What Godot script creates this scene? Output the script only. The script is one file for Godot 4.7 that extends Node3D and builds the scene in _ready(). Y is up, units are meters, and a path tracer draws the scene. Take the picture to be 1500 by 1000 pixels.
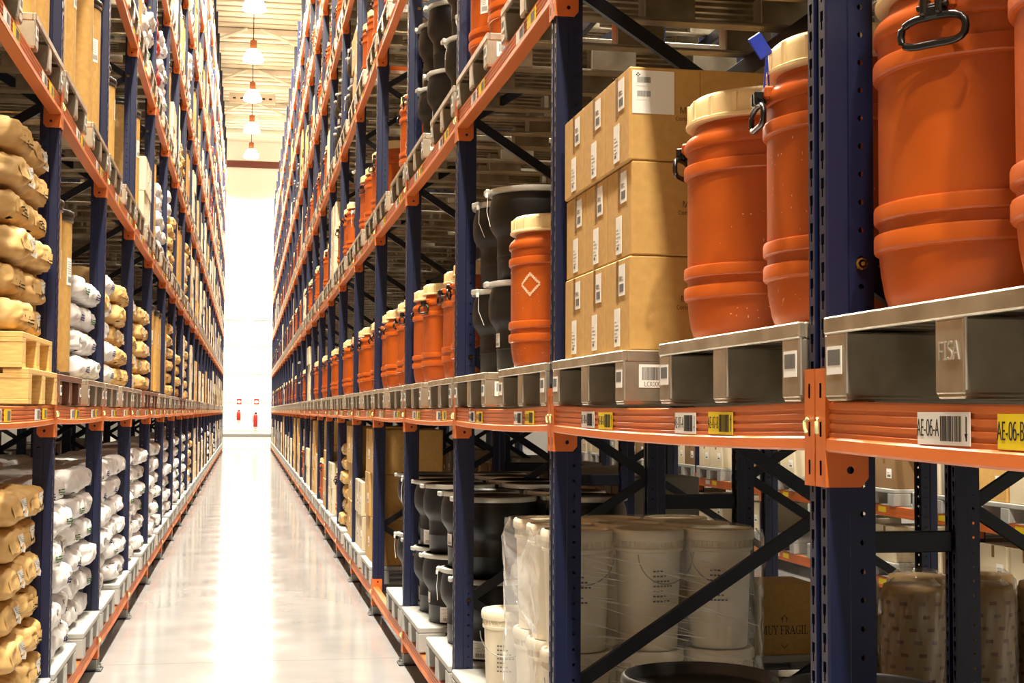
extends Node3D
# A narrow warehouse aisle between tall pallet racks.  x = across the aisle, y up, -z = down the aisle.
# Depth "D" below always means distance down the aisle from the camera (z = -D).

const AISLE_LAMP := 40.0
const NEXT_LAMP := 14.0
const END_FILL_LAMP := 32.0
const LAMP_COLOUR := Color(1.0, 0.955, 0.875)
const PITCH := 2.2506          # frame to frame
const DR0 := 2.453             # far edge of the first full upright of the right rack
const DL0 := 4.777             # the same for the left rack
const XR := 1.0                # aisle face of the right rack
const XL := -0.878             # aisle face of the left rack
const PW := 0.085              # upright width along the aisle
const TOPS := [0.225, 1.622, 3.07, 4.51, 5.95, 7.39, 8.83, 10.27]
const PAL_H := 0.145
const PAL_W := 0.90
const ORD := ["nearest", "second", "third", "fourth", "fifth", "sixth", "seventh", "eighth", "ninth", "tenth", "eleventh", "twelfth", "thirteenth", "fourteenth", "fifteenth", "sixteenth", "seventeenth", "eighteenth", "nineteenth", "twentieth", "twenty-first", "twenty-second", "twenty-third", "twenty-fourth", "twenty-fifth", "twenty-sixth", "twenty-seventh"]
const LEVEL := ["floor level", "first shelf", "second shelf", "third shelf", "fourth shelf", "fifth shelf", "sixth shelf", "top shelf"]
const COUNT := ["bottom", "second", "third", "fourth", "fifth", "sixth", "seventh", "eighth", "ninth"]

var M := {}
var used := {}
var rng := RandomNumberGenerator.new()
var model := {}                # finished models: {name, category, parts, whole}
var queue := {}                # model name -> list of placements
var cam_eye := Vector3(0, 1.6, 0)
var cam_basis := Basis()

# ------------------------------------------------------------------ mesh building
class MB:
	var s := {}
	func tri(m, a: Vector3, b: Vector3, c: Vector3, na: Vector3, nb: Vector3, nc: Vector3) -> void:
		if not s.has(m):
			s[m] = [PackedVector3Array(), PackedVector3Array()]
		var e = s[m]
		if (c - a).cross(b - a).dot(na + nb + nc) < 0.0:
			var t := b; b = c; c = t
			t = nb; nb = nc; nc = t
		e[0].append(a); e[0].append(b); e[0].append(c)
		e[1].append(na); e[1].append(nb); e[1].append(nc)
	func flat(m, a: Vector3, b: Vector3, c: Vector3, n: Vector3) -> void:
		tri(m, a, b, c, n, n, n)
	func quad(m, a: Vector3, b: Vector3, c: Vector3, d: Vector3, n: Vector3) -> void:
		tri(m, a, b, c, n, n, n)
		tri(m, a, c, d, n, n, n)
	func box(m, lo: Vector3, hi: Vector3) -> void:
		var p := func(i, j, k): return Vector3(hi.x if i else lo.x, hi.y if j else lo.y, hi.z if k else lo.z)
		quad(m, p.call(0, 0, 0), p.call(0, 1, 0), p.call(0, 1, 1), p.call(0, 0, 1), Vector3.LEFT)
		quad(m, p.call(1, 0, 0), p.call(1, 1, 0), p.call(1, 1, 1), p.call(1, 0, 1), Vector3.RIGHT)
		quad(m, p.call(0, 0, 0), p.call(1, 0, 0), p.call(1, 0, 1), p.call(0, 0, 1), Vector3.DOWN)
		quad(m, p.call(0, 1, 0), p.call(1, 1, 0), p.call(1, 1, 1), p.call(0, 1, 1), Vector3.UP)
		quad(m, p.call(0, 0, 0), p.call(1, 0, 0), p.call(1, 1, 0), p.call(0, 1, 0), Vector3.FORWARD)
		quad(m, p.call(0, 0, 1), p.call(1, 0, 1), p.call(1, 1, 1), p.call(0, 1, 1), Vector3.BACK)
	# box with its edges chamfered by b
	func cbox(m, lo: Vector3, hi: Vector3, b: float) -> void:
		var c := (lo + hi) / 2; var h := (hi - lo) / 2
		for ax in 3:
			var u := (ax + 1) % 3; var v := (ax + 2) % 3
			for sg in [-1.0, 1.0]:
				var n := Vector3.ZERO; n[ax] = sg
				var q := []
				for k in [[-1, -1], [1, -1], [1, 1], [-1, 1]]:
					var p := Vector3.ZERO
					p[ax] = sg * h[ax]; p[u] = k[0] * (h[u] - b); p[v] = k[1] * (h[v] - b)
					q.append(c + p)
				quad(m, q[0], q[1], q[2], q[3], n)
		for ax in 3:
			var u := (ax + 1) % 3; var v := (ax + 2) % 3
			for su in [-1.0, 1.0]:
				for sv in [-1.0, 1.0]:
					var n := Vector3.ZERO; n[u] = su; n[v] = sv; n = n.normalized()
					var q := []
					for k in [[-1, 0], [1, 0], [1, 1], [-1, 1]]:
						var p := Vector3.ZERO
						p[ax] = k[0] * (h[ax] - b)
						p[u] = su * (h[u] - (b if k[1] else 0.0)); p[v] = sv * (h[v] - (0.0 if k[1] else b))
						q.append(c + p)
					quad(m, q[0], q[1], q[2], q[3], n)
		for sx in [-1.0, 1.0]:
			for sy in [-1.0, 1.0]:
				for sz in [-1.0, 1.0]:
					var s3 := Vector3(sx, sy, sz)
					var a := c + s3 * Vector3(h.x, h.y - b, h.z - b)
					var d := c + s3 * Vector3(h.x - b, h.y, h.z - b)
					var e := c + s3 * Vector3(h.x - b, h.y - b, h.z)
					flat(m, a, d, e, s3.normalized())
	# surface of revolution round y; profile = [[r, y], ...]
	func lathe(m, prof: Array, seg: int, at := Vector3.ZERO, sharp := 0.6) -> void:
		var n := prof.size() - 1
		var fn := []
		for i in n:
			var d := Vector2(prof[i + 1][0] - prof[i][0], prof[i + 1][1] - prof[i][1])
			fn.append(Vector2(d.y, -d.x).normalized())
		for i in n:
			var n0: Vector2 = fn[i]; var n1: Vector2 = fn[i]
			if i > 0 and fn[i].dot(fn[i - 1]) > sharp: n0 = (fn[i] + fn[i - 1]).normalized()
			if i < n - 1 and fn[i].dot(fn[i + 1]) > sharp: n1 = (fn[i] + fn[i + 1]).normalized()
			for k in seg:
				var a0 := TAU * k / seg; var a1 := TAU * (k + 1) / seg
				var c0 := Vector3(cos(a0), 0, sin(a0)); var c1 := Vector3(cos(a1), 0, sin(a1))
				var p00: Vector3 = at + c0 * prof[i][0] + Vector3.UP * prof[i][1]
				var p01: Vector3 = at + c1 * prof[i][0] + Vector3.UP * prof[i][1]
				var p10: Vector3 = at + c0 * prof[i + 1][0] + Vector3.UP * prof[i + 1][1]
				var p11: Vector3 = at + c1 * prof[i + 1][0] + Vector3.UP * prof[i + 1][1]
				var m00 := c0 * n0.x + Vector3.UP * n0.y; var m01 := c1 * n0.x + Vector3.UP * n0.y
				var m10 := c0 * n1.x + Vector3.UP * n1.y; var m11 := c1 * n1.x + Vector3.UP * n1.y
				if prof[i][0] > 0.0001: tri(m, p00, p01, p11, m00, m01, m11)
				if prof[i + 1][0] > 0.0001: tri(m, p00, p11, p10, m00, m11, m10)
	func tube(m, pts: Array, r: float, seg := 6, closed := false) -> void:
		var rings := []
		var n := pts.size()
		for i in n:
			var d: Vector3
			if closed: d = pts[(i + 1) % n] - pts[(i + n - 1) % n]
			else: d = pts[mini(i + 1, n - 1)] - pts[maxi(i - 1, 0)]
			d = d.normalized()
			var u := d.cross(Vector3.UP if absf(d.y) < 0.9 else Vector3.RIGHT).normalized()
			var v := u.cross(d).normalized()
			var ring := []
			for k in seg:
				var a := TAU * k / seg
				ring.append(u * cos(a) + v * sin(a))
			rings.append(ring)
		for i in (n if closed else n - 1):
			var j := (i + 1) % n
			for k in seg:
				var l := (k + 1) % seg
				var a: Vector3 = pts[i] + rings[i][k] * r; var b: Vector3 = pts[i] + rings[i][l] * r
				var c: Vector3 = pts[j] + rings[j][l] * r; var d: Vector3 = pts[j] + rings[j][k] * r
				tri(m, a, b, c, rings[i][k], rings[i][l], rings[j][l])
				tri(m, a, c, d, rings[i][k], rings[j][l], rings[j][k])
		if not closed:
			for e in [[0, 1], [n - 1, n - 2]]:
				var nn: Vector3 = (pts[e[0]] - pts[e[1]]).normalized()
				for k in range(1, seg - 1):
					flat(m, pts[e[0]] + rings[e[0]][0] * r, pts[e[0]] + rings[e[0]][k] * r, pts[e[0]] + rings[e[0]][k + 1] * r, nn)
	# rectangle with rectangular holes: origin o, axes u, v (unit), size w x h, holes [[u0, v0, u1, v1], ...]
	func holed(m, o: Vector3, u: Vector3, v: Vector3, w: float, h: float, holes: Array, n: Vector3) -> void:
		var us := [0.0, w]; var vs := [0.0, h]
		for q in holes:
			for x in [q[0], q[2]]:
				if not us.has(x): us.append(x)
			for y in [q[1], q[3]]:
				if not vs.has(y): vs.append(y)
		us.sort(); vs.sort()
		for i in us.size() - 1:
			for j in vs.size() - 1:
				var cu: float = (us[i] + us[i + 1]) / 2; var cv: float = (vs[j] + vs[j + 1]) / 2
				var inside := false
				for q in holes:
					if cu > q[0] and cu < q[2] and cv > q[1] and cv < q[3]: inside = true
				if not inside:
					quad(m, o + u * us[i] + v * vs[j], o + u * us[i + 1] + v * vs[j], o + u * us[i + 1] + v * vs[j + 1], o + u * us[i] + v * vs[j + 1], n)
	# rectangle with one eight-sided hole
	func octo(m, o: Vector3, u: Vector3, v: Vector3, w: float, h: float, cu: float, cv: float, r: float, n: Vector3) -> void:
		var P := []
		for k in 8: P.append(o + u * (cu + r * cos(PI / 8 + k * PI / 4)) + v * (cv + r * sin(PI / 8 + k * PI / 4)))
		var c00 := o; var c10 := o + u * w; var c11 := o + u * w + v * h; var c01 := o + v * h
		# octagon corners 0 (right, up a bit) ... 7 (right, down a bit)
		quad(m, c10, c11, P[0], P[7], n); quad(m, c11, c01, P[2], P[1], n)
		quad(m, c01, c00, P[4], P[3], n); quad(m, c00, c10, P[6], P[5], n)
		flat(m, c11, P[1], P[0], n); flat(m, c01, P[3], P[2], n)
		flat(m, c00, P[5], P[4], n); flat(m, c10, P[7], P[6], n)
	# polygon in (a, b) pushed along an axis; ring = [Vector2...] anticlockwise seen with axis coming out; at(a, b, t) places a point
	func extrude(m, ring: Array, t0: float, t1: float, at: Callable, steps := 1, caps := true) -> void:
		var n := ring.size()
		for i in n:
			var a: Vector2 = ring[i]; var b: Vector2 = ring[(i + 1) % n]
			for k in steps:
				var s0 := lerpf(t0, t1, float(k) / steps); var s1 := lerpf(t0, t1, float(k + 1) / steps)
				var p0: Vector3 = at.call(a, s0); var p1: Vector3 = at.call(b, s0); var p2: Vector3 = at.call(b, s1); var p3: Vector3 = at.call(a, s1)
				var e := b - a
				var nn: Vector3 = (at.call(Vector2(e.y, -e.x).normalized(), 0.0) - at.call(Vector2.ZERO, 0.0)).normalized()
				quad(m, p0, p1, p2, p3, nn)
		if caps:
			var idx := Geometry2D.triangulate_polygon(PackedVector2Array(ring))
			for t in [t0, t1]:
				var q0: Vector3 = at.call(ring[0], t0); var q1: Vector3 = at.call(ring[0], t1)
				var nn := ((q0 - q1) if t == t0 else (q1 - q0)).normalized()
				for k in range(0, idx.size(), 3):
					flat(m, at.call(ring[idx[k]], t), at.call(ring[idx[k + 1]], t), at.call(ring[idx[k + 2]], t), nn)
	func text(m, words: String, xf: Transform3D, height: float, font: Font, squeeze := 1.0, depth := 0.0006) -> void:
		var t := TextMesh.new()
		t.text = words; t.font = font; t.font_size = 32; t.pixel_size = height / 23.0; t.depth = depth; t.curve_step = 2.0
		var arr := t.get_mesh_arrays()
		if arr.is_empty(): return
		var v: PackedVector3Array = arr[Mesh.ARRAY_VERTEX]; var nn: PackedVector3Array = arr[Mesh.ARRAY_NORMAL]
		var ix = arr[Mesh.ARRAY_INDEX]
		var cnt: int = ix.size() if ix != null else v.size()
		var sq := Vector3(squeeze, 1, 1)
		for k in range(0, cnt, 3):
			var i0: int = ix[k] if ix != null else k
			var i1: int = ix[k + 1] if ix != null else k + 1
			var i2: int = ix[k + 2] if ix != null else k + 2
			tri(m, xf * (v[i0] * sq), xf * (v[i1] * sq), xf * (v[i2] * sq), xf.basis * nn[i0], xf.basis * nn[i1], xf.basis * nn[i2])
	func add(o: MB, xf := Transform3D()) -> void:
		for m in o.s:
			if not s.has(m): s[m] = [PackedVector3Array(), PackedVector3Array()]
			var e = s[m]; var f = o.s[m]
			for i in f[0].size():
				e[0].append(xf * f[0][i]); e[1].append((xf.basis * f[1][i]).normalized())
	func mesh() -> ArrayMesh:
		var am := ArrayMesh.new()
		for m in s:
			var arr := []
			arr.resize(Mesh.ARRAY_MAX)
			arr[Mesh.ARRAY_VERTEX] = s[m][0]; arr[Mesh.ARRAY_NORMAL] = s[m][1]
			am.add_surface_from_arrays(Mesh.PRIMITIVE_TRIANGLES, arr)
			am.surface_set_material(am.get_surface_count() - 1, m)
		return am

# ------------------------------------------------------------------ nodes
func numbered(n: String) -> String:
	if not used.has(n):
		used[n] = 0
		return n
	used[n] += 1
	return "%s_%03d" % [n, used[n]]

func thing(called: String, label: String, category: String, xf := Transform3D(), group := "") -> Node3D:
	var o := Node3D.new()
	o.name = numbered(called); add_child(o); o.transform = xf
	o.set_meta("label", label); o.set_meta("category", category)
	if group: o.set_meta("group", group)
	return o

func part(parent: Node, called: String, mesh: Mesh, xf := Transform3D(), label := "") -> MeshInstance3D:
	var o := MeshInstance3D.new()
	o.name = called; o.mesh = mesh; o.transform = xf
	o.cast_shadow = GeometryInstance3D.SHADOW_CASTING_SETTING_ON
	parent.add_child(o, true)
	if label: o.set_meta("label", label)
	return o

func setting(called: String, mesh: Mesh, xf := Transform3D()) -> MeshInstance3D:
	var o := part(self, called, mesh, xf)
	o.set_meta("kind", "structure")
	return o

func T(x: float, y: float, z: float) -> Transform3D:
	return Transform3D(Basis(), Vector3(x, y, z))

func RT(deg: float, x: float, y: float, z: float, sc := 1.0) -> Transform3D:
	return Transform3D(Basis(Vector3.UP, deg_to_rad(deg)).scaled(Vector3.ONE * sc), Vector3(x, y, z))

# ------------------------------------------------------------------ materials
func noise_tex(seed_: int, freq: float, c0: Color, c1: Color, size := 256, octaves := 4, kind := FastNoiseLite.TYPE_SIMPLEX_SMOOTH, normal := 0.0) -> NoiseTexture2D:
	var n := FastNoiseLite.new()
	n.seed = seed_; n.frequency = freq; n.noise_type = kind; n.fractal_octaves = octaves
	var t := NoiseTexture2D.new()
	t.noise = n; t.width = size; t.height = size; t.seamless = true
	if normal > 0.0:
		t.as_normal_map = true; t.bump_strength = normal
	else:
		var g := Gradient.new()
		g.set_color(0, c0); g.set_color(1, c1)
		t.color_ramp = g
	return t

func mat(key: String, c: Color, rough := 0.6, metal := 0.0, spec := 0.5) -> StandardMaterial3D:
	var m := StandardMaterial3D.new()
	m.resource_name = key; m.albedo_color = c; m.roughness = rough; m.metallic = metal; m.metallic_specular = spec
	M[key] = m
	return m

func triplanar(m: StandardMaterial3D, scale_: float, world := false) -> void:
	m.uv1_triplanar = true; m.uv1_world_triplanar = world; m.uv1_scale = Vector3.ONE * scale_

func materials() -> void:
	var m: StandardMaterial3D
	m = mat("navy", Color(0.082, 0.108, 0.225), 0.34)
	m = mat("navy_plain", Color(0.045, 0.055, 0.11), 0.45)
	m = mat("orange", Color(0.80, 0.415, 0.175), 0.38)
	m = mat("galvanised", Color(0.62, 0.62, 0.60), 0.4, 0.7)
	m = mat("brass", Color(0.80, 0.66, 0.30), 0.35, 0.8)
	m = mat("pin", Color(0.86, 0.90, 0.66), 0.4)
	m = mat("white", Color(0.92, 0.91, 0.88), 0.55)
	m = mat("yellow", Color(0.93, 0.82, 0.09), 0.5)
	m = mat("ink", Color(0.07, 0.065, 0.06), 0.6)
	m = mat("ink_grey", Color(0.42, 0.40, 0.38), 0.7)
	m = mat("ink_brown", Color(0.45, 0.25, 0.12), 0.7)
	m = mat("ink_blue", Color(0.16, 0.20, 0.45), 0.7)
	m = mat("ink_green", Color(0.15, 0.45, 0.16), 0.7)
	var alu_tint := noise_tex(3, 0.012, Color(0.57, 0.53, 0.45), Color(0.80, 0.76, 0.68))
	m = mat("aluminium", Color.WHITE, 0.30, 0.74)
	m.albedo_texture = alu_tint; triplanar(m, 1.6)
	m = mat("weld", Color(0.86, 0.85, 0.82), 0.3, 0.8)
	var clay := noise_tex(5, 0.01, Color(0.68, 0.295, 0.045), Color(0.74, 0.34, 0.07), 256, 5)
	m = mat("terracotta", Color.WHITE, 0.40)
	m.albedo_texture = clay; triplanar(m, 1.5)
	m = mat("cream", Color(0.93, 0.82, 0.60), 0.45)
	m = mat("scuff", Color(0.90, 0.72, 0.58), 0.8)
	m = mat("black_metal", Color(0.045, 0.043, 0.042), 0.3)
	m = mat("black_plastic", Color(0.05, 0.048, 0.046), 0.42)
	m = mat("ring", Color(0.80, 0.80, 0.77), 0.32, 0.35)
	m = mat("zip_tie", Color(0.12, 0.20, 0.62), 0.4)
	var kraft := noise_tex(7, 0.02, Color(0.76, 0.60, 0.35), Color(0.84, 0.70, 0.46), 256, 5)
	var crease := noise_tex(11, 0.012, Color.BLACK, Color.WHITE, 256, 3, FastNoiseLite.TYPE_CELLULAR, 5.0)
	m = mat("kraft_paper", Color.WHITE, 0.62)
	m.albedo_texture = kraft; triplanar(m, 2.0)
	m.normal_enabled = true; m.normal_texture = crease; m.normal_scale = 0.7
	m = mat("white_film", Color(0.87, 0.86, 0.855), 0.42)
	triplanar(m, 2.3)
	m.normal_enabled = true; m.normal_texture = crease; m.normal_scale = 0.6
	m = mat("red_film", Color(0.72, 0.22, 0.16), 0.5)
	var board := noise_tex(13, 0.03, Color(0.73, 0.565, 0.30), Color(0.785, 0.62, 0.35), 256, 4)
	m = mat("carton", Color.WHITE, 0.75)
	m.albedo_texture = board; triplanar(m, 3.0)
	m = mat("carton_dark", Color(0.50, 0.38, 0.24), 0.8)
	m = mat("roll_paper", Color(0.66, 0.53, 0.34), 0.7)
	m = mat("carton_pale", Color(0.82, 0.76, 0.64), 0.75)
	m = mat("carton_grey", Color(0.55, 0.52, 0.47), 0.75)
	m = mat("tape", Color(0.50, 0.36, 0.18), 0.25)
	var fib := noise_tex(17, 0.035, Color(0.70, 0.54, 0.29), Color(0.80, 0.64, 0.37), 256, 4)
	m = mat("fibreboard", Color.WHITE, 0.55)
	m.albedo_texture = fib; triplanar(m, 2.4)
	m = mat("steel_lid", Color(0.30, 0.29, 0.27), 0.35, 0.7)
	var pine := noise_tex(19, 0.02, Color(0.80, 0.64, 0.36), Color(0.90, 0.76, 0.48), 256, 4)
	m = mat("pine", Color.WHITE, 0.7)
	m.albedo_texture = pine; triplanar(m, 2.0)
	m.uv1_scale = Vector3(2, 12, 12)
	m = mat("brown_pallet", Color(0.44, 0.27, 0.18), 0.6)
	m = mat("grey_plastic", Color(0.66, 0.66, 0.64), 0.5)
	m = mat("pail", Color(0.90, 0.86, 0.76), 0.38)
	m = mat("pail_text", Color(0.62, 0.50, 0.20), 0.5)
	m = mat("stretch_film", Color(0.92, 0.92, 0.90, 0.10), 0.10)
	m.transparency = BaseMaterial3D.TRANSPARENCY_ALPHA
	m = mat("film_fold_gloss", Color(0.90, 0.89, 0.86), 0.25)  # opaque white: creases with their gloss streaks put into the colour
	var slab := noise_tex(23, 0.006, Color(0.55, 0.55, 0.55), Color(0.62, 0.62, 0.62), 512, 5)
	var slab_r := noise_tex(29, 0.01, Color(0.07, 0.07, 0.07), Color(0.17, 0.17, 0.17), 512, 5)
	m = mat("concrete", Color.WHITE, 1.0)
	m.albedo_texture = slab; m.roughness_texture = slab_r; triplanar(m, 0.35, true)
	m = mat("joint", Color(0.33, 0.32, 0.30), 0.7)
	m = mat("wall_panel", Color(0.90, 0.885, 0.85), 0.6)
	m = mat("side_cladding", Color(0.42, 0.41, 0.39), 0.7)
	m = mat("wall_grey", Color(0.80, 0.79, 0.76), 0.6)
	m = mat("roof_sheet", Color(0.86, 0.83, 0.77), 0.5)
	m = mat("truss_paint", Color(0.90, 0.88, 0.83), 0.5)
	m = mat("red_paint", Color(0.60, 0.10, 0.06), 0.4)
	m = mat("red_oxide", Color(0.40, 0.17, 0.11), 0.5)
	m = mat("lamp_case", Color(0.56, 0.30, 0.14), 0.5)
	m = mat("lamp_glow", Color(1, 0.97, 0.9), 0.4)
	m.emission_enabled = true; m.emission = Color(1.0, 0.93, 0.80); m.emission_energy_multiplier = 9.0

var big_label: ArrayMesh
var sans: SystemFont
var serif: SystemFont

# ------------------------------------------------------------------ placing many alike things
func right_xf(D: float, y: float, d: float, turn := 0.0) -> Transform3D:
	return RT(turn, XR + d, y, -D)

func left_xf(D: float, y: float, d: float, turn := 0.0) -> Transform3D:
	return RT(180.0 + turn, XL - d, y, -D)

func pixel(p: Vector3) -> Vector3:
	var q := cam_basis.inverse() * (p - cam_eye)
	if q.z > -0.05: return Vector3(99999, 99999, -1)
	return Vector3(750 + 2100 * q.x / -q.z, 500 - 2100 * q.y / -q.z, -q.z)

func seen(xf: Transform3D, h: float, r: float, margin := 40.0) -> bool:
	var lo := Vector2(1e9, 1e9); var hi := Vector2(-1e9, -1e9)
	for dy in [0.0, h]:
		var p := pixel(xf.origin + Vector3(0, dy, 0))
		if p.z < 0: return false
		var e := r * 2100.0 / p.z
		lo = lo.min(Vector2(p.x - e, p.y - e * 0.2)); hi = hi.max(Vector2(p.x + e, p.y + e * 0.2))
	return hi.x > -margin and lo.x < 1500 + margin and hi.y > -margin and lo.y < 1000 + margin

func place(kind: String, xf: Transform3D, label: String, group: String, near := false, rank := 0.0) -> void:
	if not queue.has(kind): queue[kind] = []
	queue[kind].append({"xf": xf, "label": label, "group": group, "near": near, "rank": xf.origin.distance_to(cam_eye) + rank})

# a model: parts = [[name, MB, xf, label, subs]]; subs = [[name, MB, xf, label]]
func define(kind: String, called: String, category: String, parts: Array) -> void:
	var proto := Node3D.new()
	var whole := MB.new()
	for p in parts:
		var xf: Transform3D = p[2] if p.size() > 2 else Transform3D()
		var o := part(proto, p[0], p[1].mesh(), xf, p[3] if p.size() > 3 else "")
		if p[0] == "scuff_marks": o.set_meta("kind", "stuff")
		whole.add(p[1], xf)
		if p.size() > 4:
			for q in p[4]:
				var xq: Transform3D = q[2] if q.size() > 2 else Transform3D()
				part(o, q[0], q[1].mesh(), xq, q[3] if q.size() > 3 else "")
				whole.add(q[1], xf * xq)
	model[kind] = {"called": called, "category": category, "proto": proto, "whole": whole.mesh()}

func flush_kinds(kinds: Array, most: int, crowd_name: String, crowd_label: String, crowd_category: String) -> void:
	# kinds that look alike share the budget of single things; the rest becomes one object
	var all := []
	for k in kinds:
		for e in queue.get(k, []):
			e.kind = k
			all.append(e)
	all.sort_custom(func(a, b): return a.rank < b.rank)
	var rest := {}
	for i in all.size():
		var e = all[i]
		var md = model[e.kind]
		if i < most:
			var o: Node3D
			if e.near:
				o = md.proto.duplicate()
			else:
				var mi := MeshInstance3D.new()
				mi.mesh = md.whole
				o = mi
			o.name = numbered(md.called); add_child(o); o.transform = e.xf
			if e.label.begins_with("brown carton in the near stack, top layer, nearest column") and not e.label.ends_with("row"):
				part(o, "large_label", big_label, Transform3D(Basis(Vector3.UP, PI / 2), Vector3(0.008, 0.128, 0.1326)), "large white label with two barcodes")
			o.set_meta("label", e.label); o.set_meta("category", md.category); o.set_meta("group", e.group)
		else:
			if not rest.has(e.kind): rest[e.kind] = []
			rest[e.kind].append(e.xf)
	if rest.is_empty(): return
	var root := thing(crowd_name, crowd_label, crowd_category)
	root.set_meta("kind", "stuff")
	for k in rest:
		var mm := MultiMesh.new()
		mm.transform_format = MultiMesh.TRANSFORM_3D
		mm.mesh = model[k].whole; mm.instance_count = rest[k].size()
		for i in rest[k].size(): mm.set_instance_transform(i, rest[k][i])
		var mi := MultiMeshInstance3D.new()
		mi.multimesh = mm; mi.name = model[k].called + "_crowd"
		mi.set_meta("kind", "stuff")
		root.add_child(mi, true)

# ------------------------------------------------------------------ small shared pieces
# barcode label lying in the plane x = 0 and facing -x; runs from z = 0 to z = w, y = 0 to h
func label_mb(w: float, h: float, plate: Material, words: String, seed_: int, arrow := 0, style := 0) -> MB:
	var b := MB.new()
	var ink: Material = M.ink if words else M.ink_grey
	b.box(plate, Vector3(-0.0012, 0, 0), Vector3(0, h, w))
	var r := RandomNumberGenerator.new(); r.seed = seed_
	var face := func(words_: String, cz: float, cy: float, hh: float, sq: float):
		b.text(ink, words_, Transform3D(Basis(Vector3.BACK, Vector3.UP, Vector3.LEFT), Vector3(-0.0014, cy, cz)), hh, sans, sq)
	var z0 := 0.0; var z1 := 0.0; var y0 := 0.0; var y1 := 0.0
	if style == 0:      # location label: words, bars, arrow
		if words: face.call(words, w * 0.21, h * 0.5, h * 0.50, 0.60)
		z0 = w * 0.45; z1 = w * 0.85; y0 = h * 0.12; y1 = h * 0.88
		if arrow != 0:
			var az := w * 0.935; var t := h * 0.14; var e := h * 0.86
			b.box(ink, Vector3(-0.0018, t, az - w * 0.008), Vector3(-0.0012, e, az + w * 0.008))
			var tip := t if arrow < 0 else e
			var back := tip + h * 0.22 * (1.0 if arrow < 0 else -1.0)
			b.flat(ink, Vector3(-0.0018, tip, az), Vector3(-0.0018, back, az - w * 0.03), Vector3(-0.0018, back, az + w * 0.03), Vector3.LEFT)
	elif style == 9:    # bare plate
		return b
	elif style == 1:    # pallet label: bars above, number below
		z0 = w * 0.08; z1 = w * 0.92; y0 = h * 0.32; y1 = h * 0.88
		if words: face.call(words, w * 0.5, h * 0.15, h * 0.19, 0.85)
	else:               # goods label: lines of print and two barcodes
		for k in 5:
			var yy := h * (0.50 + 0.03 * k) if style == 2 else h * (0.25 + 0.1 * k)
			b.box(M.ink_grey, Vector3(-0.0016, yy, w * 0.1), Vector3(-0.0012, yy + h * 0.012, w * (0.4 + 0.5 * r.randf())))
		ink = M.ink_grey
		z0 = w * 0.15; z1 = w * (0.85 if style == 2 else 0.5); y0 = h * 0.12; y1 = h * (0.38 if style == 2 else 0.2)
	var z := z0
	while z < z1:
		var bw := (0.4 + 1.3 * r.randf()) * w * 0.012
		b.box(ink, Vector3(-0.0016, y0, z), Vector3(-0.0012, y1, minf(z + bw, z1)))
		z += bw + (0.4 + 1.0 * r.randf()) * w * 0.012
	return b

# ------------------------------------------------------------------ racks
var post_mesh: ArrayMesh
var brace_mesh: ArrayMesh
var conn_mesh := {}
var foot_mesh: ArrayMesh
var beam_mesh := {}
var bolt_mesh: ArrayMesh
var mini_label := {}

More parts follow.
